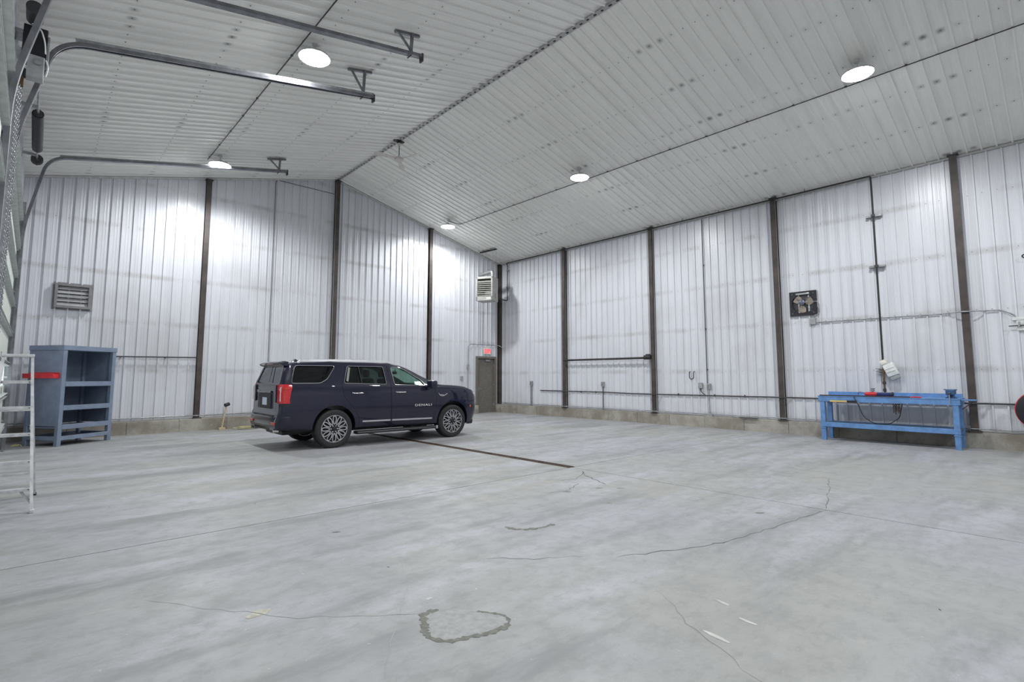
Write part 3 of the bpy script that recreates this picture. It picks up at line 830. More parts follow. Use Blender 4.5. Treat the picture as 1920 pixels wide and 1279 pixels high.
hk = MB().tube(fillet([(XR - .03, 8.17, 1.69), (XR - .09, 8.17, 1.69), (XR - .10, 8.17, 1.49), (XR - .10, 8.10, 1.45), (XR - .10, 8.03, 1.49), (XR - .09, 8.03, 1.69), (XR - .03, 8.03, 1.69)], .05), .013, 8)
tag(hk.build('wall_hook', 'black_pipe', smooth=50), 'black U-shaped hook fixed on the side wall', 'hook')

# exhaust fan
fn = thing('exhaust_fan', 'square black exhaust fan with tan blades on the side wall', 'fan', (XR, 4.825, 3.18))
yc, zf, hs, rr = 4.825, 3.505, .33, .27
m = MB(); n = 32; X0, X1 = XR - .075, XR - .015
ci = [(yc + rr * math.cos(2 * PI * i / n), zf + rr * math.sin(2 * PI * i / n)) for i in range(n)]
def sq(t_):
    c_, s_ = math.cos(t_), math.sin(t_); k_ = hs / max(abs(c_), abs(s_)); return (yc + k_ * c_, zf + k_ * s_)
so = [sq(2 * PI * i / n) for i in range(n)]
vs_ = [(X0, *q) for q in so] + [(X0, *q) for q in ci] + [(X1, *q) for q in ci] + [(X1, *q) for q in so]
fs = []
for i in range(n):
    j = (i + 1) % n
    for r_ in range(4): s2 = (r_ + 1) % 4; fs.append((r_ * n + i, r_ * n + j, s2 * n + j, s2 * n + i))
m.add(vs_, fs); m.build('frame', 'fan_black', fn)
MB().cyl((XR - .02, yc, zf), (XR - .016, yc, zf), rr, 32).build('shutter', 'dark_steel', fn)
for i in range(3):
    a = i * 2 * PI / 3 + .75; m = MB(); pl = [(.05, -.03), (.12, -.10), (.22, -.12), (.255, -.02), (.24, .08), (.15, .09), (.06, .05)]
    m.prism(pl, lambda p, q, tt: (XR - .042 + q * .12 + tt, yc + p * math.cos(a) - q * math.sin(a), zf + p * math.sin(a) + q * math.cos(a)), -.003, .003); m.build('blade', 'fan_blade_tan', fn)
MB().lathe([(0, .0), (.06, .0), (.075, .02), (.075, .06), (.05, .075), (0, .08)], (XR - .05, yc + .02, zf + .02), (-1, 0, 0), 16).build('motor', 'fan_motor', fn, 40)
for a in (.75, 2.35, 3.95, 5.5):
    MB().cyl((XR - .08, yc + .07 * math.cos(a), zf + .07 * math.sin(a)), (XR - .08, yc + .33 * math.cos(a), zf + .33 * math.sin(a)), .006, 6).build('guard_rod', 'dark_steel', fn)
for a in (.79, 2.36, 3.93, 5.5): MB().cyl((X0, yc + .37 * math.cos(a), zf + .37 * math.sin(a)), (X0 - .008, yc + .37 * math.cos(a), zf + .37 * math.sin(a)), .010, 8).build('bolt', 'galvanised', fn)
MB().box((X0 - .003, 4.72, 3.745), (X0 - .001, 4.99, 3.79)).build('plate', 'plastic_box_grey', fn)
MB().box((X0 - .004, 4.66, 3.755), (X0 - .001, 4.72, 3.79)).build('plate', 'plastic_white', fn)
MB().tube(fillet([(XR - .12, yc - .04, zf + .02), (XR - .13, 4.45, zf + .02), (XR - .11, 4.42, 3.42), (XR - .11, 4.42, 3.2), (XR - .10, 4.56, 3.15), (XR - .06, 4.58, 3.08)], .05), .010, 8).build('flex_conduit', 'galvanised', fn, 50)
t = thing('fan_conduit', 'grey box and conduit running from the exhaust fan round a column', 'conduit', (XR - .05, 4.6, 2.97))
b = MB().bbox((XR - .09, 4.54, 2.92), (XR - .02, 4.68, 3.09), .008).build('box', 'plastic_box_grey', t)
MB().tube(fillet([(cx, 4.54, 2.965), (cx, 1.85, 2.965), (XR - .19, 1.62, 2.965), (XR - .19, 1.44, 2.965), (cx, 1.2, 2.965), (cx, .98, 2.965), (cx - .02, .80, 2.86), (cx - .02, .74, 2.80)], .06), .013, 8).build('tube', 'galvanised', t, 50)
for yy in [4.3 - i * RIB * 2 for i in range(6)]: MB().bbox((XR - .06, yy - .012, 2.94), (XR - .018, yy + .012, 2.99), .003).build('strap', 'galvanised', t)
t = thing('wall_rack', 'small white rack of hooks on the side wall at the end of the fan conduit', 'rack', (XR - .05, .66, 2.55))
MB().bbox((XR - .06, .40, 2.72), (XR - .02, .80, 2.79), .006).build('rail', 'plastic_white', t)
MB().bbox((XR - .05, .48, 2.50), (XR - .02, .74, 2.73), .006).build('back_plate', 'plastic_white', t)
for yy in (.70, .60, .50): MB().tube(fillet([(XR - .04, yy, 2.68), (XR - .13, yy, 2.67), (XR - .14, yy, 2.58)], .03), .014, 8).build('hook', 'plastic_box_grey', t, 50)
MB().tube([(XR - .08, .86, 2.60), (XR - .08, .40, 2.61)], .012, 8).build('rod', 'dark_steel', t)
t = thing('lifting_ring', 'black rod with a ring high on the side wall', 'ring', (XR - .08, .50, 3.9))
MB().tube(arc((XR - .08, .46, 4.05), .10, 0, 2 * PI, 20, (0, 1, 0), (0, .2, .5))[:-1], .012, 6, closed=True).build('ring', 'black_pipe', t, 50)
MB().cyl((XR - .05, .44, 4.9), (XR - .05, .44, 4.08), .012, 8).build('rod', 'black_pipe', t)

# white jug hung beside the drop pipe
jt = thing('hanging_dispenser', 'white plastic dispenser hung askew on the gas drop pipe', 'dispenser', (XR - .2, 2.95, 1.46))
m = MB(); JM = Matrix.Translation((XR - .17, 2.96, 1.70)) @ Matrix.Rotation(math.radians(-22), 4, 'X')
m.bbox((-.07, -.13, -.16), (.07, .11, .15), .03); m.xf(JM); m.build('body', 'plastic_white', jt, 40)
m = MB().bbox((-.06, -.02, .15), (.06, .12, .27), .025); m.xf(JM); m.build('neck', 'sign_pale', jt, 40)
m = MB().bbox((-.05, -.11, -.25), (.05, .08, -.155), .02); m.xf(JM); m.build('spout', 'plastic_box_grey', jt, 40)
m = MB()
for z in (.02, -.06): m.box((-.073, -.10, z), (-.07, .09, z + .012))
m.xf(JM); m.build('print', 'plastic_box_grey', jt)
for z in (1.60, 1.66, 1.72): MB().bbox((XR - .16, 3.12, z), (XR - .03, 3.26, z + .015), .004).build('bracket', 'galvanised', jt)

# hose reel at the right edge
hr = thing('hose_reel', 'black hose reel with red rim on the side wall past the workbench', 'reel', (XR - .3, .47, .45))
ro = (XR - .12, .47, .85)
MB().lathe([(.39, .16), (.395, .17), (.395, .185), (.385, .19), (.10, .185), (0, .185)], ro, (-1, 0, 0), 40).build('flange', 'reel_black', hr, 40)
MB().tube(arc((XR - .295, .47, .85), .392, 0, 2 * PI, 48, (0, 1, 0), (0, 0, 1))[:-1], .012, 8, closed=True).build('rim', 'red_paint', hr, 50)
MB().lathe([(.39, .0), (.39, .02), (.0, .02)], ro, (-1, 0, 0), 40).build('flange', 'reel_black', hr, 40)
for i in range(5): MB().tube(arc((XR - .155 - i * .027, .47, .85), .29, 0, 2 * PI, 32, (0, 1, 0), (0, 0, 1))[:-1], .016, 8, closed=True).build('hose', 'rubber', hr, 50)
MB().cyl((XR - .035, .47, .85), (XR - .14, .47, .85), .06, 14).build('hub', 'dark_steel', hr)

# ------------------------------------------------------------------ gable wall fittings
lv = thing('wall_louvre', 'grey metal louvre box on the gable wall above the cabinet', 'vent', (.64, YG, 3.26))
m = MB(); a0, a1, z0, z1 = .28, 1.00, 3.26, 3.88
for (p_, q_) in (((a0, z0), (a0 + .06, z1)), ((a1 - .06, z0), (a1, z1)), ((a0 + .06, z0), (a1 - .06, z0 + .06)), ((a0 + .06, z1 - .06), (a1 - .06, z1))): m.bbox((p_[0], YG - .14, p_[1]), (q_[0], YG - .02, q_[1]), .004)
m.build('frame', 'louvre_grey', lv)
MB().box((a0 - .035, YG - .03, z0 - .035), (a1 + .035, YG - .022, z1 + .035)).build('flange', 'louvre_grey', lv)
MB().box((a0 + .06, YG - .032, z0 + .06), (a1 - .06, YG - .030, z1 - .06)).build('back', 'louvre_grey', lv)
for i in range(5):
    z = z0 + .105 + i * .102
    MB().beam((a0 + .06, YG - .075, z), (a1 - .06, YG - .075, z), .09, .006, up=(0, -.9, .5)).build('slat', 'louvre_slat', lv)
MB().box((a0 + .06, YG - .135, 3.56), (a1 - .06, YG - .125, 3.585)).build('mid_bar', 'louvre_slat', lv)
t = thing('tube_rail', 'thin dark tube rail on the gable wall behind the cabinet', 'rail', (1.5, YG - .08, 2.05))
MB().cyl((XL + .02, YG - .11, 2.05), (3.47, YG - .11, 2.085), .018, 8).build('tube', 'dark_steel', t)
for xx in (.2, 1.7, 2.7): MB().bbox((xx - .015, YG - .11, 2.045), (xx + .015, YG - .015, 2.08), .003).build('bracket', 'dark_steel', t)
t = conduit_line('wall_conduit', 'thin dark conduit up the gable wall beside the ridge column', [(7.40, YG - .05, 7.93), (5.46, YG - .05, 7.93), (5.43, YG - .05, 7.80), (5.43, YG - .05, .38)], .010, 'dark_steel')
t = conduit_line('base_conduit', 'grey conduit just above the curb of the gable wall', [(XL + .1, YG - .06, .42), (3.25, YG - .06, .43), (3.53, YG - .22, .43), (3.8, YG - .06, .43), (7.2, YG - .06, .44), (7.5, YG - .22, .44), (7.8, YG - .06, .44), (11.1, YG - .06, .44), (11.42, YG - .22, .44), (11.7, YG - .06, .44), (13.4, YG - .06, .44)], .014, 'galvanised')
t = conduit_line('door_conduit', 'grey conduit looping over the exit sign and down beside the door', [(13.40, YG - .05, .38), (13.40, YG - .05, 2.80), (13.52, YG - .05, 2.92), (14.85, YG - .05, 2.92), (15.02, YG - .22, 2.88), (XR - .06, 16.95, 2.75)], .013, 'galvanised')
MB().bbox((13.35, YG - .08, 1.85), (13.45, YG - .03, 2.05), .006).build('switch_box', 'plastic_box_grey', t)
for i, xx in enumerate((14.05, 14.18)):
    conduit_line('heater_conduit', ['thin grey conduit dropping from the heater to the door conduit', 'second thin conduit beside the heater drop'][i], [(xx, YG - .045, 5.9 - i * 1.5), (xx, YG - .045, 2.93)], .008, 'galvanised')
m = MB().bbox((13.03, YG - .07, 1.38), (13.13, YG - .02, 1.56), .008); tag(m.build('switch_box', 'plastic_box_grey'), 'small grey switch box on the gable wall left of the exit door', 'switch')

# sledge axe leaning on the curb and rope
ax = thing('sledge_axe', 'long-handled sledge hammer leaning upside down against the gable curb', 'hammer', (4.16, 16.93, 0))
MB().tube([(4.14, 16.90, .03), (4.20, 16.955, .36), (4.26, 17.01, .68)], .021, 8).build('handle', 'wood_handle', ax, 50)
MB().bbox((4.06, 16.84, 0.0), (4.22, 16.93, .065), .01).build('foot_block', 'wood_handle', ax)
m = MB().cyl((4.21, 16.96, .70), (4.33, 17.0, .735), .052, 8); m.build('head', 'fan_black', ax, 30)
rp = []
for i in range(150):
    t_ = i / 150 * 7 * 2 * PI
    rp.append((4.78 + (.26 + .09 * math.sin(t_ * .37)) * math.cos(t_) + .06 * math.sin(t_ * .21), 16.66 + (.16 + .04 * math.cos(t_ * .29)) * math.sin(t_), .016 + .006 * (i % 150) / 20 + .02 * abs(math.sin(t_ * 1.37))))
tag(MB().tube(rp, .009, 6).build('rope_coil', 'rope_yellow', smooth=60), 'loose coil of yellow rope on the floor behind the vehicle', 'rope')
tag(MB().tube([(-.17 + .09 * math.cos(i * .7) + .01 * i * .2, 15.9 + .10 * math.sin(i * .9) + .012 * i, .012 + .006 * abs(math.sin(i))) for i in range(40)], .010, 6).build('straw_twine', 'rope_yellow', smooth=60), 'small tangle of yellow twine on the floor by the overhead door', 'twine')

# ------------------------------------------------------------------ blue-grey steel cabinet
A = Vector((.49, 15.27, 0)); fdir = Vector((1.01, .78, 0)); cw = fdir.length; ca = math.atan2(fdir.y, fdir.x)
cb = thing('steel_cabinet', 'blue-grey steel shelf cabinet without doors in the far corner', 'cabinet', A, ca)
def C(m, name, mat='cabinet_blue_grey', sm=None, par=None): return m.build(name, mat, par or cb, sm, local=True)
cd, ch = .92, 2.24
for (px_, py_) in ((0, 0), (cw - .09, 0), (0, cd - .09), (cw - .09, cd - .09)): C(MB().bbox((px_, py_, 0), (px_ + .09, py_ + .09, ch - .10 if True else 0), .006), 'leg')
C(MB().bbox((.004, .085, .44), (.024, cd - .085, ch - .11), .003), 'side_panel')
C(MB().bbox((cw - .024, .085, .44), (cw - .004, cd - .085, ch - .11), .003), 'side_panel')
C(MB().bbox((.085, cd - .024, .44), (cw / 2 + .06, cd - .004, ch - .11), .003), 'back_panel', 'cabinet_blue_grey'); C(MB().bbox((cw / 2 + .075, cd - .024, .44), (cw - .085, cd - .004, ch - .11), .003), 'back_panel')
C(MB().bbox((-.012, -.012, ch - .11), (cw + .012, cd + .012, ch), .008), 'top')
for z in (1.37, .84, .42):
    s_ = C(MB().bbox((.025, .02, z - .03), (cw - .025, cd - .03, z + .0), .003), 'shelf', 'cabinet_blue_grey')
    MB().bbox((.085, -.006, z - .055), (cw - .085, .022, z + .055), .006).build('shelf_lip', 'cabinet_blue_grey', s_, local=True)
for (a, b) in (((.085, 0, .13), (cw - .085, .03, .22)), ((.085, cd - .03, .13), (cw - .085, cd, .22)), ((0, .085, .13), (.03, cd - .085, .22)), ((cw - .03, .085, .13), (cw, cd - .085, .22))): C(MB().bbox(a, b, .004), 'bottom_rail')
C(MB().bbox((.03, .03, .135), (cw - .03, cd - .03, .15), .002), 'bottom_tray', 'cabinet_blue_grey')
C(MB().cyl((cw / 2 + .068, cd - .05, .44), (cw / 2 + .068, cd - .05, ch - .11), .013, 6), 'divider_rod', 'plastic_white')
rt = thing('red_tray', 'shallow red tray hung on the side of the blue-grey cabinet', 'tray', A, ca)
def R_(m, n_): return m.build(n_, 'red_paint', rt, local=True)
R_(MB().bbox((-.14, .06, 1.50), (-.006, cd - .06, 1.515), .003), 'tray_floor'); R_(MB().bbox((-.15, .05, 1.50), (-.138, cd - .05, 1.59), .004), 'tray_front'); R_(MB().bbox((-.158, .045, 1.575), (-.134, cd - .045, 1.605), .008), 'tray_lip')
R_(MB().bbox((-.15, .05, 1.50), (-.004, .062, 1.59), .003), 'tray_end'); R_(MB().bbox((-.15, cd - .062, 1.50), (-.004, cd - .05, 1.59), .003), 'tray_end'); R_(MB().bbox((-.014, .06, 1.50), (-.003, cd - .06, 1.63), .003), 'tray_back')

# ------------------------------------------------------------------ aluminium stepladder
ld = thing('stepladder', 'scuffed aluminium stepladder standing open by the overhead doors', 'ladder', (-.13, 8.5, 0))
xa, xb = -.355, .095; TOP = 1.78
def fr(z): return 8.12 + z * .30        # front rail y at height z
def rr_(z): return 9.28 - z * .32
def xs_at(s_, z): return -.1365 + s_ * (.2285 - .057 * z)
for s_ in (-1, 1):
    q = MB().beam((xs_at(s_, .02), fr(.02), .02), (xs_at(s_, TOP), fr(TOP), TOP), .028, .075, up=(0, 1, .3)).build('front_rail', 'aluminium', ld)
    MB().bbox((xs_at(s_, 0) - .022, fr(0) - .045, 0), (xs_at(s_, 0) + .022, fr(0) + .045, .04), .006).build('foot', 'aluminium', q)
    q = MB().beam((xs_at(s_, 0) + s_ * .03, rr_(.02), .02), (xs_at(s_, TOP), rr_(TOP - .05), TOP - .05), .022, .045, up=(0, 1, .3)).build('rear_rail', 'aluminium', ld)
    MB().bbox((xs_at(s_, 0) + s_ * .03 - .018, rr_(0) - .03, 0), (xs_at(s_, 0) + s_ * .03 + .018, rr_(0) + .03, .035), .006).build('foot', 'rubber', q)
    MB().beam((xs_at(s_, .1), fr(.10), .10), (xs_at(s_, .26) - s_ * .10, fr(.26), .25), .02, .02).build('corner_brace', 'aluminium', ld)
    MB().beam((xs_at(s_, .92) - s_ * .02, fr(.95), .95), (xs_at(s_, .9) - s_ * .02, rr_(.88), .88), .006, .028).build('spreader', 'aluminium', ld)
for i, z in enumerate((.26, .56, .865, 1.17, 1.475)):
    st = MB().bbox((xs_at(-1, z) + .012, fr(z) - .04, z - .025), (xs_at(1, z) - .012, fr(z) + .045, z + .012), .004).build('step', 'aluminium', ld)
    for xx in (xs_at(-1, z) + .025, xs_at(1, z) - .025): MB().cyl((xx, fr(z) - .045, z - .006), (xx, fr(z) - .039, z - .006), .008, 8).build('rivet', 'alu_dark', st)
MB().bbox((xs_at(-1, TOP) - .02, fr(TOP) - .06, TOP - .01), (xs_at(1, TOP) + .02, fr(TOP) + .09, TOP + .025), .008).build('top_cap', 'aluminium', ld)
for z in (.3, .80, 1.12): MB().bbox((xs_at(-1, z), rr_(z) - .01, z - .015), (xs_at(1, z), rr_(z) + .01, z + .015), .004).build('rear_bar', 'aluminium', ld)

# ------------------------------------------------------------------ workbench and tools
bY0, bY1, bX0, bX1, bH = 1.66, 4.34, 14.36, 15.02, 1.06
wb = thing('workbench', 'long blue painted workbench with lower shelf along the side wall', 'workbench', (14.7, 3.0, 0))
def B(m, n_, mat='bench_blue', par=None): return m.build(n_, mat, par or wb)
for (x_, y_) in ((bX0 + .01, bY0 + .03), (bX0 + .01, bY1 - .13), (bX1 - .11, bY0 + .03), (bX1 - .11, bY1 - .13)):
    q = B(MB().bbox((x_, y_, .0), (x_ + .10, y_ + .10, bH - .12), .006), 'leg')
    B(MB().bbox((x_ - .012, y_ - .012, .28), (x_ + .112, y_ + .112, .30), .003), 'collar', par=q)
B(MB().bbox((bX0, bY0, bH - .13), (bX0 + .05, bY1, bH - .012), .006), 'front_apron'); B(MB().bbox((bX1 - .05, bY0, bH - .13), (bX1, bY1, bH - .012), .006), 'back_apron')
B(MB().bbox((bX0 + .05, bY0, bH - .13), (bX1 - .05, bY0 + .05, bH - .012), .006), 'end_apron'); B(MB().bbox((bX0 + .05, bY1 - .05, bH - .13), (bX1 - .05, bY1, bH - .012), .006), 'end_apron')
for i in range(4):
    w_ = (bX1 - bX0 + .01) / 4
    B(MB().bbox((bX0 - .01 + i * w_ + .002, bY0 - .01, bH - .014), (bX0 - .01 + (i + 1) * w_ - .002, bY1 + .01, bH + .012), .004), 'top_plank')
B(MB().bbox((bX1 - .04, bY0 + .02, bH + .01), (bX1 - .01, bY1 - .05, bH + .10), .004), 'back_rail')
B(MB().bbox((bX0, bY0 + .02, .32), (bX0 + .05, bY1 - .02, .43), .006), 'shelf_rail'); B(MB().bbox((bX1 - .05, bY0 + .02, .32), (bX1, bY1 - .02, .43), .006), 'shelf_rail')
for i in range(3):
    w_ = (bX1 - bX0 - .1) / 3; B(MB().bbox((bX0 + .05 + i * w_ + .003, bY0 + .03, .395), (bX0 + .05 + (i + 1) * w_ - .003, bY1 - .03, .42), .004), 'shelf_plank', 'bench_shelf')
B(MB().bbox((bX0 + .08, bY0 - .25, bH - .03), (bX0 + .30, bY0 - .005, bH - .005), .004), 'side_flap'); B(MB().beam((bX0 + .2, bY0 - .20, bH - .04), (bX0 + .2, bY0 - .005, bH - .22), .03, .02), 'flap_brace', 'dark_steel')
# vice
vz = bH + .012
vi = thing('bench_vice', 'dark blue bench vice clamped on the corner of the workbench', 'vice', (14.48, 1.80, vz))
MB().bbox((14.40, 1.72, vz), (14.60, 1.90, vz + .025), .006).build('base', 'vice_blue', vi)
MB().lathe([(.075, 0), (.065, .03), (.05, .06), (.055, .09)], (14.50, 1.81, vz + .02), n=16).build('swivel', 'vice_blue', vi, 40)
MB().bbox((14.46, 1.735, vz + .09), (14.62, 1.885, vz + .19), .015).build('fixed_jaw', 'vice_blue', vi)
MB().bbox((14.35, 1.735, vz + .07), (14.44, 1.885, vz + .19), .015).build('sliding_jaw', 'vice_blue', vi)
MB().bbox((14.42, 1.70, vz + .175), (14.48, 1.92, vz + .195), .004).build('jaw_plate', 'vice_blue', vi)
MB().cyl((14.20, 1.81, vz + .10), (14.60, 1.81, vz + .10), .02, 10).build('screw', 'dark_steel', vi, 40)
MB().cyl((14.24, 1.81, vz - .12), (14.24, 1.81, vz + .13), .009, 8).build('handle_bar', 'satin_silver', vi, 40)
# angle grinder
gr = thing('angle_grinder', 'red and navy angle grinder lying on the workbench', 'power tool', (14.62, 3.15, vz))
gz = vz + .055
MB().lathe([(0, 0), (.03, 0), (.045, .02), (.05, .12), (.052, .2), (.04, .24), (0, .24)], (14.58, 3.40, gz), (0, -1, 0), 14).build('gear_case', 'red_paint', gr, 40)
MB().lathe([(.035, 0), (.04, .03), (.038, .22), (.045, .30), (.0, .31)], (14.58, 3.17, gz), (0, -1, 0), 14).build('motor_body', 'tool_navy', gr, 40)
MB().lathe([(.05, 0), (.056, .02), (.05, .03), (0, .03)], (14.58, 2.87, gz), (0, -1, 0), 14).build('end_cap', 'fan_black', gr, 40)
MB().tube(fillet([(14.55, 3.40, gz), (14.55, 3.47, gz + .05), (14.55, 3.54, gz + .02), (14.55, 3.52, gz - .03)], .04), .007, 6).build('cable_loop', 'dark_steel', gr, 50)
MB().lathe([(.02, 0), (.02, .03), (.045, .035), (.045, .055), (.03, .06), (.03, .08), (.05, .085), (.05, .10), (0, .10)], (14.58, 3.24, gz + .04), (0, 0, 1), 14).build('spindle_flange', 'galvanised', gr, 30)
tag(MB().bbox((14.345, 2.50, vz), (14.375, 4.30, vz + .022), .003).build('steel_bar', 'drain_rust'), 'long brown steel bar lying along the bench front edge', 'bar')
tag(MB().bbox((14.345, 2.30, vz), (14.385, 2.49, vz + .026), .004).build('red_bar_end', 'red_paint'), 'short faded red bar at the end of the brown steel bar', 'bar')
lv2 = thing('spirit_level', 'yellow level with dark end held under the bench front edge', 'level', (14.34, 3.9, .90))
MB().bbox((14.33, 3.72, .925), (14.357, 4.08, .965), .004).build('body', 'yellow_wood', lv2); MB().bbox((14.328, 3.52, .92), (14.357, 3.72, .97), .004).build('grip', 'fan_black', lv2)
tag(MB().tube(fillet([(14.50, 3.55, vz + .01), (14.33, 3.58, vz + .0), (14.335, 3.50, .9), (14.42, 3.42, .60), (14.5, 3.25, .45), (14.6, 3.1, .435), (14.65, 2.95, .45), (14.55, 2.75, .60), (14.42, 2.66, .93)], .08), .009, 6).build('power_cord', 'rubber', smooth=50), 'black power cord drooping from bench top to lower shelf', 'cord')
# bunch of chain hung under the bench
chn = MB()
for s_ in range(5):
    for i in range(7 - s_ % 3):
        o = Vector((14.62 + (s_ % 2) * .03, 2.80 + s_ * .028 - .05, bH - .15 - i * .036)); ang = (i % 2) * PI / 2 + s_
        d1 = Vector((math.cos(ang), math.sin(ang), 0))
        chn.tube([o + d1 * (.013 * math.cos(q * PI / 4)) + Vector((0, 0, .024 * math.sin(q * PI / 4))) for q in range(8)], .005, 5, closed=True)
tag(chn.build('chain_bundle', 'brass_brown', smooth=50), 'bundle of rusty chain hanging under the workbench', 'chain')
tag(MB().bbox((14.995, 6.1, CT + .012), (15.06, 4.6, CT + .04) if False else (15.06, 6.6, CT + .04), .006).build('angle_offcut', 'dark_steel'), 'dark flat bar lying on the curb beside the fan column', 'bar')

# ------------------------------------------------------------------ overhead doors, tracks, spring shaft, operator
def overhead_door(name, label, y0, y1, windows):
    d = thing(name, label, 'door', (XL, (y0 + y1) / 2, 0)); tag(d, kind='structure')
    n = 8; h = DH / n; xi = XL + .07
    for i in range(n):
        z0, z1 = .002 + i * h, (i + 1) * h - .002
        if i == 2 and windows:
            q = MB().bbox((XL + .02, y0, z0), (xi, y1, z0 + .12), .004).build('panel', 'door_section_paint', d)
            MB().bbox((XL + .02, y0, z1 - .10), (xi, y1, z1), .004).build('window_rail', 'door_section_paint', q)
            nw = 8; ww = (y1 - y0) / nw
            for j in range(nw):
                MB().bbox((XL + .02, y0 + j * ww, z0 + .12), (xi, y0 + j * ww + .12, z1 - .10), .003).build('stile', 'door_section_paint', q)
                MB().box((XL + .03, y0 + j * ww + .12, z0 + .12), (XL + .04, y0 + (j + 1) * ww, z1 - .10)).build('pane', 'door_window_light', q)
        else:
            q = MB().bbox((XL + .02, y0, z0), (xi, y1, z1), .004).build('panel', 'door_section_paint', d)
        b = MB().sweep([(xi, y0 + .02, z1 - .07), (xi, y1 - .02, z1 - .07)], [(0, -.045), (.0, .045), (.065, .035), (.065, .028), (.01, .028), (.01, -.028), (.065, -.028), (.065, -.035)], up=(0, 0, 1)).build('strut', 'strut_steel', q)
        nh = 4
        for j in range(nh + 1):
            yy = y0 + .10 + j * (y1 - y0 - .2) / nh
            MB().bbox((xi, yy - .03, z0 - .02), (xi + .012, yy + .03, z0 + .10), .003).build('hinge', 'galvanised', q)
    MB().box((XL + .01, y0, -.01), (xi + .01, y1, .02)).build('bottom_seal', 'rubber', d)
    return d
overhead_door('door_2', 'pale sectional overhead door with grey struts beside the cabinet', D1[0], D1[1], True)
overhead_door('door_3', 'pale sectional overhead door nearest the stepladder', D2[0], D2[1], False)

C_PROF = [(-.028, -.05), (.028, -.05), (.028, -.02), (.022, -.02), (.022, -.042), (-.022, -.042), (-.022, .042), (.022, .042), (.022, .02), (.028, .02), (.028, .05), (-.028, .05)]
def track(y, x_end, z_end, vx, label, side):
    """vertical leg, bend and sloping run following the roof"""
    sl = .21
    t = thing('door_track', label, 'track', (vx, y, 0.02), 0, 'overhead door tracks')
    z_of = lambda x: z_end - sl * (x_end - x)
    cx_ = .25; xc = -.04
    pts = fillet([(vx, y, .02), (vx, y, 4.72), (xc, y, z_of(xc)), (x_end, y, z_of(x_end))], .36, 8)
    MB().sweep(pts, C_PROF, up=(0, side, 0)).build('rail', 'track_steel', t, 30)
    # wall angle behind the vertical leg
    MB().prism([(XL + .005, -.06), (XL + .02, -.06), (XL + .02, .05), (vx + .02, .05), (vx + .02, .065), (XL + .005, .065)], lambda a, b, q: (a, y + b * side, q), .02, 5.3).build('jamb_angle', 'galvanised', t)
    for z in (.6, 1.5, 2.4, 3.3, 4.2): MB().bbox((XL + .02, y - .03, z), (vx + .02, y + .03, z + .05), .004).build('track_bracket', 'galvanised', t)
    # reinforcing angle along the sloping run
    x0 = cx_ + .1
    MB().beam((cx_ - .1, y + .035 * side, z_of(cx_ - .1) + .05), (x_end, y + .035 * side, z_of(x_end) + .05), .006, .05).build('back_angle', 'galvanised', t)
    # hanger to the ceiling
    xh = x_end - .22; ztop = zc(xh) - .03
    h = MB().beam((xh, y, z_of(xh) + .04), (xh + .02, y, ztop), .045, .045, up=(1, 0, 0)).build('hanger', 'track_steel', t)
    MB().beam((xh - .32, y + .02, zc(xh - .32) - .055), (xh + .18, y + .02, zc(xh + .18) - .055), .05, .05).build('ceiling_angle', 'track_steel', h)
    MB().beam((xh + .04, y, z_of(xh) + .03), (xh - .26, y, zc(xh - .26) - .07), .035, .03, up=(0, 1, 0)).build('brace', 'track_steel', h)
    MB().bbox((x_end - .015, y - .05, z_of(x_end) - .10), (x_end + .02, y + .05, z_of(x_end) + .05), .006).build('end_stop', 'dark_steel', t)
    MB().cyl((x_end - .25, y - .06, z_of(x_end - .25) - .05), (x_end - .25, y + .06, z_of(x_end - .25) - .05), .012, 6).build('bolt', 'dark_steel', t)
track(15.10, 5.06, 7.46, -.345, 'overhead door track closest to the gable wall', 1)
track(9.35, 4.77, 7.23, -.375, 'overhead door track running from the black opener box', -1)
track(7.75, 4.89, 7.40, -.375, 'overhead door track hung from the triangular end bracket', 1)

sh = thing('spring_shaft', 'torsion shaft with black coil springs above the overhead door', 'spring', (-.24, 12.3, 5.9)); sx_, sz_ = -.215, 6.12
MB().cyl((sx_, 9.45, sz_), (sx_, 15.0, sz_), .016, 10).build('shaft', 'galvanised', sh)
def spring(y0, y1, r=.075):
    turns = int((y1 - y0) / .022); n_ = turns * 10
    MB().tube([(sx_ + r * math.cos(i * 2 * PI / 10), y0 + (y1 - y0) * i / n_, sz_ + r * math.sin(i * 2 * PI / 10)) for i in range(n_ + 1)], .0105, 5).build('coil', 'dark_steel', sh, 60)
    MB().cyl((sx_, y0 - .03, sz_), (sx_, y0 + .05, sz_), .062, 14).build('winding_cone', 'dark_steel', sh); MB().cyl((sx_, y1 - .05, sz_), (sx_, y1 + .03, sz_), .062, 14).build('winding_cone', 'dark_steel', sh)
spring(12.0, 13.9)
for yy in (14.55, 9.62):
    MB().lathe([(.03, 0), (.10, 0), (.10, .015), (.085, .02), (.085, .10), (.10, .11), (.10, .125), (.03, .125)], (sx_, yy, sz_), (0, 1, 0), 20).build('cable_drum', 'dark_steel', sh, 30)
for yy in (14.3, 11.7, 9.85): 
    MB().bbox((XL + .038, yy - .04, sz_ - .09), (XL + .045, yy + .04, sz_ + .09), .003).build('bearing_plate', 'galvanised', sh); MB().beam((XL + .042, yy, sz_), (sx_, yy, sz_), .05, .05).build('bearing_arm', 'galvanised', sh)
op = thing('door_opener', 'black motor box with chain wheel on the overhead door shaft', 'opener', (-.25, 9.1, 5.4))
MB().bbox((-.37, 8.98, 5.70), (-.13, 9.27, 6.14), .012).build('control_box', 'fan_black', op)
MB().bbox((-.132, 8.96, 5.66), (-.105, 9.16, 6.04), .006).build('cover', 'galvanised', op)
MB().cyl((-.27, 8.94, 6.20), (-.27, 8.62, 6.20), .085, 18).build('motor', 'dark_steel', op, 40)
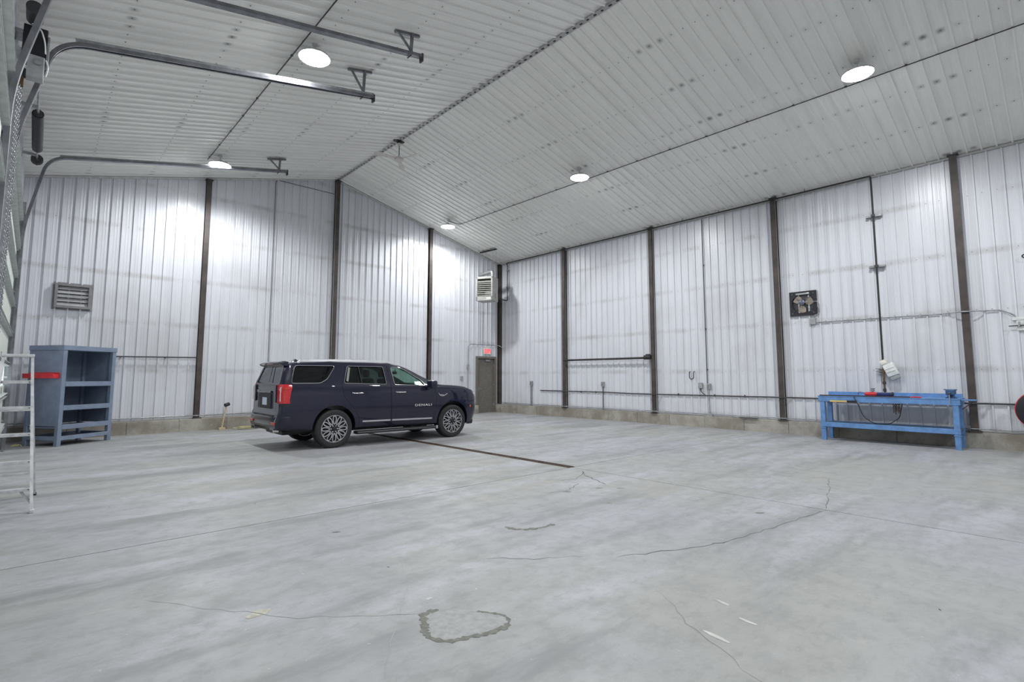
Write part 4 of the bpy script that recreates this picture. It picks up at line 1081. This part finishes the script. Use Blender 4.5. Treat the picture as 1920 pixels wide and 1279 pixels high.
MB().bbox((-.31, 8.92, 5.42), (-.14, 9.09, 5.72), .012).build('gearbox', 'plastic_box_grey', op)
MB().cyl((-.21, 8.92, 5.63), (-.21, 8.885, 5.63), .045, 14).build('sprocket', 'galvanised', op, 40)
MB().lathe([(.0, 0), (.065, 0), (.075, .01), (.06, .02), (.075, .03), (.065, .04), (0, .04)], (-.36, 9.10, 5.52), (0, 1, 0), 24).build('chain_wheel', 'dark_steel', op, 40)
MB().tube(fillet([(-.29, 8.90, 6.12), (-.20, 8.86, 6.06), (-.15, 8.88, 5.90), (-.14, 8.94, 5.78)], .06), .009, 6).build('cable', 'plastic_white', op, 50)
MB().tube(fillet([(-.13, 8.95, 5.70), (-.10, 8.93, 5.60), (-.12, 8.95, 5.48)], .05), .009, 6).build('cable', 'plastic_white', op, 50)
MB().box((-.30, 8.974, 5.88), (-.26, 8.979, 6.06)).build('rating_plate', 'plastic_box_grey', op)
MB().bbox((XL + .03, 8.99, 5.75), (-.37, 9.25, 5.80), .004).build('mounting_arm', 'galvanised', op); MB().bbox((XL + .03, 8.99, 6.0), (-.37, 9.25, 6.05), .004).build('mounting_arm', 'galvanised', op)
MB().bbox((-.39, 9.09, 5.36), (-.33, 9.22, 5.46), .006).build('chain_guide', 'brass_brown', op)
hch = thing('hoist_chain', 'long hand chain hanging from the door opener', 'chain', (-.355, 9.16, .95))
for (off, zb_) in ((-.055, .95), (.055, 1.0)):
    i = 0; z = 5.34; chm = MB()
    while z > zb_:
        ang = (i % 2) * PI / 2; d1 = Vector((math.cos(ang), math.sin(ang), 0)); o = Vector((-.355 + off * .2, 9.16 + off, z))
        chm.tube([o + d1 * (.011 * math.cos(q * PI / 3)) + Vector((0, 0, .024 * math.sin(q * PI / 3))) for q in range(6)], .0045, 4, closed=True); z -= .036; i += 1
    tag(chm.build('chain_strand', 'galvanised', hch, 60), kind='stuff')
# header steel above the doors
m = MB(); m.box((XL + .0, D1[0] - .2, DH + .02), (XL + .05, D1[1] + .2, DH + .30)); m.box((XL + .0, D2[0] - .2, DH + .02), (XL + .05, D2[1] + .2, DH + .30))
tag(m.build('trim_4', 'galvanised'), 'galvanised header plates over the overhead doors', 'trim', kind='structure')

# ------------------------------------------------------------------ dark blue sport utility vehicle
# local axes: x forward from the rear axle, y to the vehicle's left, z up
CAR_LOC, CAR_RZ = (4.90, 11.93, 0), math.radians(-1.2)
car = thing('sport_utility_vehicle', 'dark navy sport utility vehicle parked facing the exit door', 'car', CAR_LOC, CAR_RZ)
T_HW = [(-1.32, .885), (-1.26, .945), (-1.15, .98), (-.95, .995), (-.5, 1.01), (0, 1.015), (.6, 1.005), (1.5, 1.0), (2.4, 1.005), (3.0, 1.015), (3.4, 1.005), (3.62, .985), (3.80, .94), (3.90, .88), (3.96, .80)]
T_ZB = [(-1.32, .44), (-.6, .39), (-.4, .36), (.5, .36), (2.6, .34), (3.4, .30), (3.96, .30)]
T_BELT = [(-1.32, 1.375), (.1, 1.37), (2.4, 1.30), (2.7, 1.275), (3.2, 1.245), (3.6, 1.225), (3.8, 1.185), (3.96, 1.10)]
T_TOP = [(-1.32, 1.80), (-1.0, 1.845), (-.6, 1.872), (0, 1.888), (1.0, 1.888), (1.4, 1.875), (1.7, 1.835), (1.9, 1.765), (2.2, 1.62), (2.5, 1.47), (2.68, 1.375), (2.78, 1.35), (3.2, 1.325), (3.55, 1.29), (3.75, 1.245), (3.88, 1.19), (3.96, 1.12)]
T_HWT = [(-1.32, .72), (-1.0, .75), (0, .775), (1.5, .77), (1.8, .765), (2.2, .80), (2.55, .86), (2.75, .90), (3.2, .90), (3.6, .88), (3.96, .72)]
def section(x):
    hw, zb, zbt, zt, ht_ = interp(T_HW, x), interp(T_ZB, x), interp(T_BELT, x), interp(T_TOP, x), interp(T_HWT, x)
    hb = hw - .04; ze = zt - min(.085, .32 * (zt - zbt)); ht_ = min(ht_, hb - .005)
    P = [(0, zb), (hw - .13, zb), (hw - .03, zb + .05), (hw - .012, .52), (hw - .002, .64), (hw, .82), (hw - .004, 1.0), (hw - .016, 1.12)]
    P = [(a, min(b, zbt - .14 + .01 * i)) for i, (a, b) in enumerate(P)]
    P += [(hw - .026, zbt - .045), (hb, zbt)]
    P += [(hb + (ht_ - hb) * k, zbt + (ze - zbt) * k) for k in (.33, .66)]
    P += [(ht_, ze), (ht_ - .035, ze + (zt - ze) * .55), (ht_ - .10, ze + (zt - ze) * .80), (ht_ * .55, zt - .006), (0, zt)]
    return P
def end_shift(x, z):
    s_ = 0.0
    if x < -.85:
        w = min(1, (-.85 - x) / .47); w = w * w * (3 - 2 * w)
        s_ += w * (max(0, z - 1.34) * .46 + (.03 if z > .78 else 0) - (.05 if z < .70 else 0))
    if x > 3.4:
        w = min(1, (x - 3.4) / .56)
        s_ += w * (-.10 * max(0, .62 - z) / .3 - max(0, z - 1.0) * .25)
    return s_
def side_y(x, z):
    P = section(x)[1:13]
    for (a, b) in zip(P, P[1:]):
        if a[1] <= z <= b[1]: return a[0] + (b[0] - a[0]) * (z - a[1]) / max(1e-6, b[1] - a[1])
    return P[-1][0]
XS = [-1.32, -1.29, -1.26, -1.2, -1.15, -1.08, -1.0, -.95, -.85] + [-.75 + i * .09 for i in range(46)] + [3.42, 3.5, 3.58, 3.66, 3.74, 3.8, 3.85, 3.9, 3.935, 3.96]
XS = sorted(set(round(q, 3) for q in XS))
def loft(xs, secf, shift=lambda x, z: 0):
    m = MB(); R0 = secf(xs[0]); n = len(R0); ring = 2 * n - 2; vs_ = []
    for x in xs:
        S = secf(x)
        L_ = [(x + shift(x, z), -a, z) for a, z in S]                     # right side, bottom centre to top centre
        R__ = [(x + shift(x, z), a, z) for a, z in reversed(S[1:-1])]
        vs_ += L_ + R__
    fs = []
    for i in range(len(xs) - 1):
        for k in range(ring): l = (k + 1) % ring; fs.append((i * ring + k, (i + 1) * ring + k, (i + 1) * ring + l, i * ring + l))
    for base, flip in ((0, False), ((len(xs) - 1) * ring, True)):
        for k in range(n - 1):
            a, b = base + k, base + k + 1; c = base + (ring - k - 1) ; d = base + (ring - k) % ring
            f = (a, b, c, d) if k < n - 2 and k > 0 else ((a, b, c) if k == 0 else (a, b, d))
            fs.append(f if not flip else tuple(reversed(f)))
    return m.add(vs_, fs)
def temp(m, mats=('car_paint', 'car_interior')):
    o = bpy.data.objects.new('temp', m.mesh('temp', list(mats))); COL.objects.link(o); return o
def boolean(o, cutter, op_):
    md = o.modifiers.new('b', 'BOOLEAN'); md.operation = op_; md.object = cutter; md.solver = 'EXACT'
    dg = bpy.context.evaluated_depsgraph_get(); me = bpy.data.meshes.new_from_object(o.evaluated_get(dg))
    o.modifiers.clear(); old = o.data; o.data = me; bpy.data.meshes.remove(old)
def kill(o): me = o.data; bpy.data.objects.remove(o); bpy.data.meshes.remove(me)
body = temp(loft(XS, section, end_shift))
# wheel wells
WB, WR, WZ = 3.10, .412, .412
m = MB()
for x in (0, WB):
    for s_ in (-1, 1): m.cyl((x, s_ * .60, WZ + .03), (x, s_ * 1.25, WZ + .03), .475, 40, mi=1)
c_ = temp(m); boolean(body, c_, 'DIFFERENCE'); kill(c_)
# cabin
def cabin(x):
    hw, zbt, zt, ht_ = interp(T_HW, x), interp(T_BELT, x), interp(T_TOP, x), interp(T_HWT, x)
    ze = zt - .13
    return [(0, .95), (.60, .95), (hw - .10, 1.0), (hw - .10, zbt), (ht_ - .045, max(ze, zbt + .02)), (ht_ - .20, max(zt - .065, zbt + .03)), (0, max(zt - .055, zbt + .04))]
cm = loft([-.98, -.5, 0, .5, 1.0, 1.4, 1.7, 1.9, 2.2, 2.5, 2.6], cabin); cm.mi = [1] * len(cm.f)
c_ = temp(cm); boolean(body, c_, 'DIFFERENCE'); kill(c_)
# window openings
def rounded(poly, r=.035, n=3):
    out = []; N = len(poly); P = [Vector((a, b)) for a, b in poly]
    for i in range(N):
        a, b, c = P[i - 1], P[i], P[(i + 1) % N]; u = a - b; v = c - b; k = min(r, u.length * .4, v.length * .4)
        s0, s1 = b + u.normalized() * k, b + v.normalized() * k
        for j in range(n + 1): t_ = j / n; q = s0 * (1 - t_) ** 2 + b * (2 * t_ * (1 - t_)) + s1 * t_ ** 2; out.append((q.x, q.y))
    return out
W_Q = rounded([(-.955, 1.405), (-.33, 1.405), (-.17, 1.49), (.035, 1.765), (-.80, 1.765)], .05)
W_R = rounded([(.215, 1.40), (1.235, 1.365), (1.205, 1.765), (.335, 1.765)])
W_F = rounded([(1.46, 1.355), (2.30, 1.325), (2.205, 1.45), (1.83, 1.675), (1.70, 1.725), (1.425, 1.755)])
W_S = rounded([(-.70, 1.375), (.70, 1.375), (.62, 1.80), (-.62, 1.80)])        # windshield (y, z)
W_B = rounded([(-.74, 1.40), (.74, 1.40), (.62, 1.745), (-.62, 1.745)])        # rear window (y, z)
m = MB()
for w in (W_Q, W_R, W_F): m.prism(w, lambda a, b, t_: (a, t_, b), -1.3, 1.3, 1)
c_ = temp(m); boolean(body, c_, 'DIFFERENCE'); kill(c_)
m = MB(); m.prism(W_S, lambda a, b, t_: (t_, a, b), 1.62, 3.3, 1); m.prism(W_B, lambda a, b, t_: (t_, a, b), -1.7, -.90, 1)
c_ = temp(m); boolean(body, c_, 'DIFFERENCE'); kill(c_)
# doors, tailgate and bonnet are cut out of the shell
def finish(o, name, parent, mats=('car_paint', 'car_interior')):
    me = o.data; me.materials.clear()
    for k_ in mats: me.materials.append(MATS[k_])
    me.polygons.foreach_set('use_smooth', [True] * len(me.polygons)); me.set_sharp_from_angle(angle=math.radians(32)); me.update()
    o.name = name; me.name = name; o.parent = parent; WM[o] = WM[parent].copy(); return o
def grow(poly, g):
    cx_ = sum(p_[0] for p_ in poly) / len(poly); cy_ = sum(p_[1] for p_ in poly) / len(poly); out = []; P = [Vector(p_) for p_ in poly]; N = len(P)
    area = sum(P[i].x * P[(i + 1) % N].y - P[(i + 1) % N].x * P[i].y for i in range(N)); sg_ = 1 if area > 0 else -1
    for i in range(N):
        e0 = (P[i] - P[i - 1]).normalized(); e1 = (P[(i + 1) % N] - P[i]).normalized()
        n0 = Vector((e0.y, -e0.x)) * sg_; n1 = Vector((e1.y, -e1.x)) * sg_; nn = (n0 + n1); nn = nn / max(.3, nn.dot(n0)) if nn.length > 1e-5 else n0
        out.append((P[i].x + nn.x * g, P[i].y + nn.y * g))
    return out
def split_part(poly, fn, t0, t1, name, gap=.0045):
    global body
    cin = MB(); cin.prism(poly, fn, t0, t1, 1); ci_ = temp(cin)
    p_ = bpy.data.objects.new('temp', body.data.copy()); COL.objects.link(p_)
    boolean(p_, ci_, 'INTERSECT'); kill(ci_)
    co = MB(); co.prism(grow(poly, gap), fn, t0 - .004, t1 + .004, 1); co_ = temp(co); boolean(body, co_, 'DIFFERENCE'); kill(co_)
    return p_
D_R = rounded([(.30, 1.80), (.145, 1.37), (.20, 1.10), (.47, .80), (.56, .62), (.58, .41), (1.345, .41), (1.345, 1.20), (1.315, 1.80)], .03)
D_F = rounded([(1.335, 1.80), (1.365, 1.20), (1.365, .41), (2.50, .41), (2.57, .70), (2.60, 1.05), (2.575, 1.245), (2.37, 1.345), (1.86, 1.70), (1.66, 1.785)], .03)
doors = {}
for s_ in (-1, 1):
    for nm, poly in (('rear', D_R), ('front', D_F)):
        lo, hi = (-1.3, -.70) if s_ < 0 else (.70, 1.3)
        doors[(nm, s_)] = split_part(poly, lambda a, b, t_: (a, t_, b), lo, hi, 'door')
TG = rounded([(-.86, .74), (.86, .74), (.90, 1.1), (.845, 1.38), (.715, 1.775), (-.715, 1.775), (-.845, 1.38), (-.90, 1.1)], .04)
tailgate = split_part(TG, lambda a, b, t_: (t_, a, b), -1.7, -1.06, 'tailgate')
HD = rounded([(2.74, -.84), (3.25, -.85), (3.60, -.80), (3.80, -.66), (3.80, .66), (3.60, .80), (3.25, .85), (2.74, .84)], .06)
bonnet = split_part(HD, lambda a, b, t_: (a, b, t_), 1.09, 1.6, 'bonnet')
body = finish(body, 'body', car)
finish(tailgate, 'tailgate', car); finish(bonnet, 'bonnet', car)
def K(m, name, mat, par=None, sm=None): return m.build(name, mat, par or car, sm, local=True)
# glass
def pane(poly, s_, mat, name, par, inset=.022):
    m = MB(); pts = grow(poly, .004)
    vs_ = [(a, s_ * (side_y(a, b) - inset), b) for a, b in pts] + [(a, s_ * (side_y(a, b) - inset - .005), b) for a, b in pts]; n = len(pts)
    m.add(vs_, [tuple(range(n)), tuple(reversed(range(n, 2 * n)))] + [(i, (i + 1) % n, n + (i + 1) % n, n + i) for i in range(n)])
    return K(m, name, mat, par)
def wtrim(poly, s_, par, r=.0065, off=.003, mat='chrome', closed=True):
    return K(MB().tube([(a, s_ * (side_y(a, b) + off), b) for a, b in grow(poly, .008)], r, 6, closed=closed), 'window_trim', mat, par, 50)
for s_ in (-1, 1):
    for nm in ('rear', 'front'):
        d = finish(doors[(nm, s_)], 'door', car)
        w, g_ = (W_R, 'glass_mid') if nm == 'rear' else (W_F, 'glass_front')
        pane(w, s_, g_, 'window_glass', d); wtrim(w, s_, d)
        hx = .52 if nm == 'rear' else 1.60
        K(MB().tube(fillet([(hx - .13, s_ * (side_y(hx, 1.17) + .002), 1.17), (hx - .11, s_ * (side_y(hx, 1.17) + .045), 1.17), (hx + .11, s_ * (side_y(hx, 1.17) + .045), 1.165), (hx + .13, s_ * (side_y(hx, 1.17) + .002), 1.165)], .03), .015, 8), 'door_handle', 'chrome', d, 50)
        x0, x1 = (.64, 1.335) if nm == 'rear' else (1.375, 2.47)
        n_ = 8; K(MB().sweep([(x0 + (x1 - x0) * i / n_, s_ * (side_y(x0 + (x1 - x0) * i / n_, .54) + .006), .545 - .012 * (x0 + (x1 - x0) * i / n_)) for i in range(n_ + 1)], [(-.008, -.018), (.010, -.012), (.010, .012), (-.008, .018)] if s_ > 0 else [(.008, -.018), (-.010, -.012), (-.010, .012), (.008, .018)], up=(0, 0, 1)), 'side_moulding', 'satin_silver', d)
        if nm == 'rear':
            K(MB().cyl((.60, s_ * (side_y(.6, 1.76) - .008), 1.765), (.625, s_ * (side_y(.62, 1.38) - .008), 1.385), .012, 6), 'window_divider', 'car_black', d)
            K(MB().beam((.275, s_ * (side_y(.25, 1.42) + .004), 1.43), (.375, s_ * (side_y(.36, 1.76) + .004), 1.74), .012, .05, up=(1, 0, 0)), 'chrome_pillar', 'chrome', d)
        else:
            put = Matrix.Translation(Vector((2.22, s_ * (side_y(2.22, .84) + .006), .845))) @ (Matrix.Rotation(PI / 2, 4, 'X') if s_ < 0 else Matrix.Rotation(PI, 4, 'Z') @ Matrix.Rotation(PI / 2, 4, 'X'))
            put_text('lettering', 'DENALI', .085, 'plastic_white', d, WM[d] @ put @ Matrix.Diagonal((1.5, .85, 1, 1)), .004, spacing=1.15)
    pane(W_Q, s_, 'glass_dark', 'quarter_glass', car); wtrim(W_Q, s_, car)
    # mirror
    mr = MB().bbox((-.10, -.13, -.10), (.09, .10, .10), .04); mr.xf(Matrix.Translation((2.38, s_ * 1.12, 1.345)) @ Matrix.Rotation(s_ * -.12, 4, 'Z'))
    q = K(mr, 'wing_mirror', 'car_paint', None, 40); K(MB().beam((2.36, s_ * .94, 1.30), (2.38, s_ * 1.06, 1.30), .05, .05), 'mirror_arm', 'car_black', q)
    K(MB().tube([(2.30, s_ * 1.02, 1.26), (2.29, s_ * 1.12, 1.25), (2.30, s_ * 1.22, 1.28)], .010, 6), 'mirror_chrome', 'chrome', q, 50)
    # roof rail
    pts = [(-.74, s_ * .70, interp(T_TOP, -.74) - .03), (-.66, s_ * .70, 1.885)] + [(x, s_ * .70, interp(T_TOP, x) + .016) for x in (-.2, .3, .8, 1.2)] + [(1.42, s_ * .70, 1.872), (1.58, s_ * .70, 1.825)]
    K(MB().sweep(fillet(pts, .10), [(-.022, -.022), (.022, -.022), (.018, .016), (0, .022), (-.018, .016)], up=(0, 0, 1)), 'roof_rail', 'satin_silver', None, 40)
    # running board
    q = K(MB().bbox((.47, s_ * .90 if s_ > 0 else -1.10, .265), (2.56, s_ * 1.10 if s_ > 0 else -.90, .335), .02), 'running_board', 'car_black', None, 40)
    K(MB().cyl((.50, s_ * 1.09, .30), (2.53, s_ * 1.09, .30), .018, 8), 'board_edge', 'dark_steel', q)
    K(MB().bbox((2.53, min(s_ * 1.02, s_ * 1.11), .26), (2.585, max(s_ * 1.02, s_ * 1.11), .34), .012), 'board_end', 'satin_silver', q)
    # tail lamp wrapping the rear corner
    out = [(-.985, .998), (-1.08, .988), (-1.17, .974), (-1.25, .945), (-1.295, .905), (-1.315, .86), (-1.32, .76)]
    inn = [(-1.25, .76), (-1.25, .84), (-1.2, .90), (-1.1, .94), (-.985, .955)]
    poly = out + inn; lampz = [.985, 1.06, 1.20, 1.33, 1.375]
    m = MB(); n = len(poly); vs_ = []
    for i, z in enumerate(lampz):
        for (a, b) in poly:
            a2 = a + (.05 if i == 0 and a > -1.05 else 0) - (0 if a < -1.05 else .03 * abs(i - 3)) + end_shift(-1.3, z) * .6
            vs_.append((a2, s_ * (b + .014 - (.02 if z > 1.34 else 0)), z))
    fs = [tuple(range(n)), tuple(range((len(lampz) - 1) * n, len(lampz) * n))]
    for i in range(len(lampz) - 1): fs += [(i * n + k_, i * n + (k_ + 1) % n, (i + 1) * n + (k_ + 1) % n, (i + 1) * n + k_) for k_ in range(n)]
    m.add(vs_, fs); q = K(m, 'tail_lamp', 'lamp_red', None, 25)
    K(MB().tube([(-1.285, s_ * .955, 1.03), (-1.29, s_ * .955, 1.18), (-1.275, s_ * .945, 1.32)], .014, 6), 'light_guide', 'lamp_clear', q, 50)
    K(MB().tube([(-1.18, s_ * .993, 1.04), (-1.19, s_ * .995, 1.17), (-1.17, s_ * .993, 1.28), (-1.05, s_ * 1.012, 1.29)], .008, 6), 'light_guide', 'lamp_amber', q, 50)
    K(MB().bbox((-1.335, min(s_ * .66, s_ * .76), 1.0), (-1.27, max(s_ * .66, s_ * .76), 1.36), .015), 'lamp_cover', 'car_paint', q)
    # headlamp and front marker
    q = K(MB().bbox((3.73, min(s_ * .70, s_ * .88), 1.0), (3.885, max(s_ * .70, s_ * .88), 1.12), .03), 'headlamp', 'lamp_clear', None, 40)
    K(MB().bbox((3.62, min(s_ * .93, s_ * .975), .74), (3.70, max(s_ * .93, s_ * .975), .80), .01), 'side_marker', 'lamp_amber')
    K(MB().bbox((3.62, min(s_ * .60, s_ * .92), .30), (3.80, max(s_ * .60, s_ * .92), .42), .03), 'air_dam', 'car_black', None, 40)
    # fender badge
    q = K(MB().tube(fillet([(2.66, s_ * (side_y(2.66, 1.12) + .006), 1.13), (2.70, s_ * (side_y(2.7, 1.05) + .01), 1.06), (2.80, s_ * (side_y(2.8, 1.05) + .01), 1.05), (2.92, s_ * (side_y(2.9, 1.1) + .006), 1.11)], .04), .011, 6), 'fender_badge', 'chrome', None, 50)
    K(MB().bbox((2.70, min(s_ * 1.0, s_ * 1.018), 1.075), (2.80, max(s_ * 1.0, s_ * 1.018), 1.095), .004), 'badge_bar', 'chrome', q)
    # front bucket seats and middle seats
    for x, hh in ((1.52, 1.62), (.55, 1.60)):
        q = K(MB().bbox((x - .05, s_ * .42 - .25, .96), (x + .48, s_ * .42 + .25, 1.10), .04), 'seat', 'car_seat', None, 40)
        b_ = MB().bbox((-.06, -.25, 0), (.08, .25, .50), .05); b_.xf(Matrix.Translation((x, s_ * .42, 1.0)) @ Matrix.Rotation(-.22, 4, 'Y')); K(b_, 'backrest', 'car_seat', q, 40)
        h_ = MB().bbox((-.05, -.13, 0), (.05, .13, .19), .04); h_.xf(Matrix.Translation((x - .13, s_ * .42, 1.52)) @ Matrix.Rotation(-.15, 4, 'Y')); K(h_, 'headrest', 'car_seat', q, 40)
    # exhaust tips
    for yy in (.60, .71):
        q = K(MB().lathe([(.048, 0), (.048, .18), (.04, .18), (.04, .01)], (-1.20, s_ * yy, .425), (-1, 0, 0), 16), 'exhaust_tip', 'chrome', None, 40); K(MB().cyl((-1.31, s_ * yy, .425), (-1.30, s_ * yy, .425), .04, 14), 'tip_bore', 'dark_steel', q)
    K(MB().bbox((-1.402, min(s_ * .62, s_ * .86), .545), (-1.36, max(s_ * .62, s_ * .86), .60), .008), 'rear_reflector', 'lamp_red')
wp = [(a, b) for a, b in grow(W_S, .006)]
def ws_x(z): # windshield surface x from the height of the roof line
    xs_ = [1.62 + i * .01 for i in range(110)]
    return min(xs_, key=lambda q: abs(interp(T_TOP, q) - (z + .012)))
m = MB(); m.add([(ws_x(b) - .02, a, b) for a, b in wp], [tuple(range(len(wp)))]); K(m, 'windscreen', 'glass_front')
bp_ = grow(W_B, .006); m = MB(); m.add([(-1.32 + end_shift(-1.32, b) + .02, a, b) for a, b in bp_], [tuple(range(len(bp_)))]); K(m, 'rear_window', 'glass_dark', tailgate)
K(MB().beam((2.45, -.70, 1.22), (2.45, .70, 1.22), .42, .12), 'dashboard', 'car_interior'); K(MB().tube(arc((2.18, .42, 1.22), .18, 0, 2 * PI, 24, (0, 1, 0), (.35, 0, .94))[:-1], .016, 8, closed=True), 'steering_wheel', 'car_seat', None, 50)
q = K(MB().bbox((1.93, -.12, 1.60), (1.97, .12, 1.67), .015), 'rear_view_mirror', 'car_black', None, 40); K(MB().cyl((1.96, 0, 1.66), (1.99, 0, 1.72), .01, 6), 'mirror_stem', 'car_black', q)
q = K(MB().bbox((-.55, -.62, .96), (-.08, .62, 1.10), .04), 'rear_bench', 'car_seat', None, 40); K(MB().bbox((-.62, -.62, 1.0), (-.50, .62, 1.52), .05), 'backrest', 'car_seat', q, 40)
# spoiler
pf = [(-.97, 1.865), (-1.10, 1.872), (-1.25, 1.845), (-1.26, 1.825), (-1.18, 1.80), (-1.06, 1.79), (-.97, 1.80)]
m = MB(); ys_ = [-.74, -.70, -.5, 0, .5, .70, .74]; n = len(pf); vs_ = []
for y_ in ys_:
    k_ = 1 - .35 * max(0, abs(y_) - .66) / .08 * .6; vs_ += [(-.97 + (a + .97) * k_, y_, b - .012 * (abs(y_) / .74) ** 2 - (.02 if abs(y_) > .72 else 0)) for a, b in pf]
fs = [tuple(range(n)), tuple(range((len(ys_) - 1) * n, len(ys_) * n))]
for i in range(len(ys_) - 1): fs += [(i * n + k_, i * n + (k_ + 1) % n, (i + 1) * n + (k_ + 1) % n, (i + 1) * n + k_) for k_ in range(n)]
m.add(vs_, fs); q = K(m, 'spoiler', 'car_paint', None, 40); K(MB().bbox((-1.22, -.2, 1.80), (-1.20, .2, 1.812), .003), 'brake_lamp', 'lamp_red', q)
q = K(MB().lathe([(.0, .07), (.03, .06), (.10, .0)], (-.55, 0, 1.865), n=12), 'roof_antenna', 'car_paint', None, 40)
# tailgate details: recessed plate, plate, lettering, handle bar
q = K(MB().bbox((-1.318, -.40, .86), (-1.292, .40, 1.18), .02), 'plate_recess', 'car_black', tailgate)
K(MB().bbox((-1.327, -.155, .93), (-1.317, .155, 1.09), .006), 'licence_plate', 'plate_white', tailgate)
K(MB().tube(fillet([(-1.32, -.44, .86), (-1.325, -.42, 1.20), (-1.325, .42, 1.20), (-1.32, .44, .86)], .05), .013, 6), 'plate_surround', 'car_paint', tailgate, 50)
K(MB().bbox((-1.335, -.42, 1.19), (-1.29, .42, 1.235), .012), 'handle_bar', 'car_paint', tailgate)
put_text('lettering', 'YUKON', .08, 'chrome', tailgate, WM[tailgate] @ Matrix.Translation((-1.302, .60, 1.215)) @ Matrix.Rotation(-PI / 2, 4, 'Z') @ Matrix.Rotation(PI / 2, 4, 'X'), .004)
K(MB().tube([(-1.12, -.05, 1.76), (-1.29, -.20, 1.42)], .009, 6), 'wiper', 'car_black', tailgate)
# bumpers
def bumper(prof_xy, z0, z1, name, mat):
    m = MB(); n = len(prof_xy); m.prism(prof_xy, lambda a, b, t_: (a, b, t_), z0, z1); return m
rb = [(-.98, -1.012), (-1.14, -1.0), (-1.26, -.965), (-1.335, -.90), (-1.375, -.78), (-1.395, -.45), (-1.40, 0), (-1.395, .45), (-1.375, .78), (-1.335, .90), (-1.26, .965), (-1.14, 1.0), (-.98, 1.012), (-.98, .9), (-1.2, .8), (-1.24, 0), (-1.2, -.8), (-.98, -.9)]
m = MB(); lv_ = [(.47, .955), (.53, .985), (.63, 1.0), (.70, .995), (.725, .975)]; n = len(rb); vs_ = []
for z, k_ in lv_: vs_ += [(a * (k_ if a < -1.1 else 1), b * (k_ if abs(b) > .85 else 1), z) for a, b in rb]
fs = [tuple(range(n)), tuple(range((len(lv_) - 1) * n, len(lv_) * n))]
for i in range(len(lv_) - 1): fs += [(i * n + k_, i * n + (k_ + 1) % n, (i + 1) * n + (k_ + 1) % n, (i + 1) * n + k_) for k_ in range(n)]
m.add(vs_, fs); q = K(m, 'rear_bumper', 'car_paint', None, 35)
K(MB().bbox((-1.37, -.55, .42), (-1.1, .55, .50), .02), 'bumper_skirt', 'car_black', q); K(MB().bbox((-1.385, -.70, .715), (-1.28, .70, .735), .006), 'bumper_step', 'car_black', q)
q = K(MB().bbox((3.88, -.62, .62), (3.985, .62, 1.02), .03), 'grille', 'car_black', None, 40)
for i in range(7): K(MB().bbox((3.98, -.58, .66 + i * .05), (3.995, .58, .685 + i * .05), .004), 'grille_bar', 'chrome', q)
K(MB().bbox((3.80, -.70, .30), (3.99, .70, .56), .05), 'front_bumper', 'car_black', None, 40)
K(MB().bbox((-1.0, -.55, .30), (3.6, .55, .40), .03), 'underbody', 'car_black')
for x in (0, WB): K(MB().cyl((x, -.72, WZ), (x, .72, WZ), .05, 10), 'axle', 'car_black')
# wheels
def wheel():
    rim = MB().lathe([(.285, .03), (.292, .045), (.292, .06), (.280, .06), (.270, .03), (.262, -.20), (.285, -.22), (.292, -.22)], (0, 0, 0), (0, -1, 0), 40).build('wheel', 'rim_metal', car, 40, local=True)
    R = .412; tw = .14
    K(MB().lathe([(.288, .05), (.30, .062), (.335, .070), (.375, .066), (.40, .048), (.411, .03), (.412, -.10), (.411, -.19), (.40, -.21), (.375, -.228), (.30, -.222), (.288, -.21)], (0, 0, 0), (0, -1, 0), 56), 'tyre', 'tyre', rim, 30)
    for gx_ in (-.04, -.08, -.12): K(MB().lathe([(.4125, gx_ - .006), (.4130, gx_), (.4125, gx_ + .006)], (0, 0, 0), (0, -1, 0), 48), 'tread_groove', 'rubber', rim)
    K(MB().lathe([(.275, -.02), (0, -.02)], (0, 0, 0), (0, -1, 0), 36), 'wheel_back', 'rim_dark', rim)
    K(MB().lathe([(.19, -.012), (.20, .0), (.06, .004), (.0, .004)], (0, 0, 0), (0, -1, 0), 36), 'brake_disc', 'rim_dark', rim, 30)
    sp = MB(); o_ = []
    for i in range(18):
        t_ = 2 * PI * i / 18; o_.append(Vector((.186 + .088 * math.cos(t_), 0, (.034 + .012 * math.cos(t_)) * math.sin(t_))))
    base_pts = [Vector((p_.x, -.036 - .014 * math.cos((p_.x - .18) * 14), p_.z)) for p_ in o_]
    sp.sweep(base_pts, [(-.009, -.012), (.009, -.012), (.009, .012), (-.009, .012)], closed=True, up=(0, 1, 0)); me = sp.mesh('spoke', 'rim_metal', 40)
    for i in range(12):
        o = bpy.data.objects.new('spoke', me); COL.objects.link(o); o.parent = rim; o.rotation_euler = (0, i * 2 * PI / 12, 0)
    K(MB().lathe([(.10, .022), (.105, .032), (.09, .04), (.045, .036), (.04, .052), (.03, .056), (0, .056)], (0, 0, 0), (0, -1, 0), 24), 'hub', 'rim_dark', rim, 30)
    for i in range(6):
        a = 2 * PI * i / 6; K(MB().cyl((.068 * math.cos(a), -.03, .068 * math.sin(a)), (.068 * math.cos(a), -.052, .068 * math.sin(a)), .013, 6), 'lug_nut', 'chrome', rim)
    return rim
w0 = wheel(); first = True
for x in (0, WB):
    for s_ in (-1, 1):
        w = w0 if first else copy_tree(w0, car); first = False
        w.location = (x, s_ * .935, WZ); w.rotation_euler = (0, .3 * x, 0 if s_ < 0 else PI)
# the tail is shorter than the loft was drawn: pull everything behind the rear axle forward
seen = set()
for o in [car] + list(car.children_recursive):
    if o.type == 'MESH' and o.name.split('.')[0] not in ('wheel', 'tyre', 'tread_groove', 'wheel_back', 'brake_disc', 'spoke', 'hub', 'lug_nut') and o.data.name not in seen:
        seen.add(o.data.name)
        for v in o.data.vertices:
            if v.co.x < -.85: v.co.x = -.85 + (v.co.x + .85) * .66
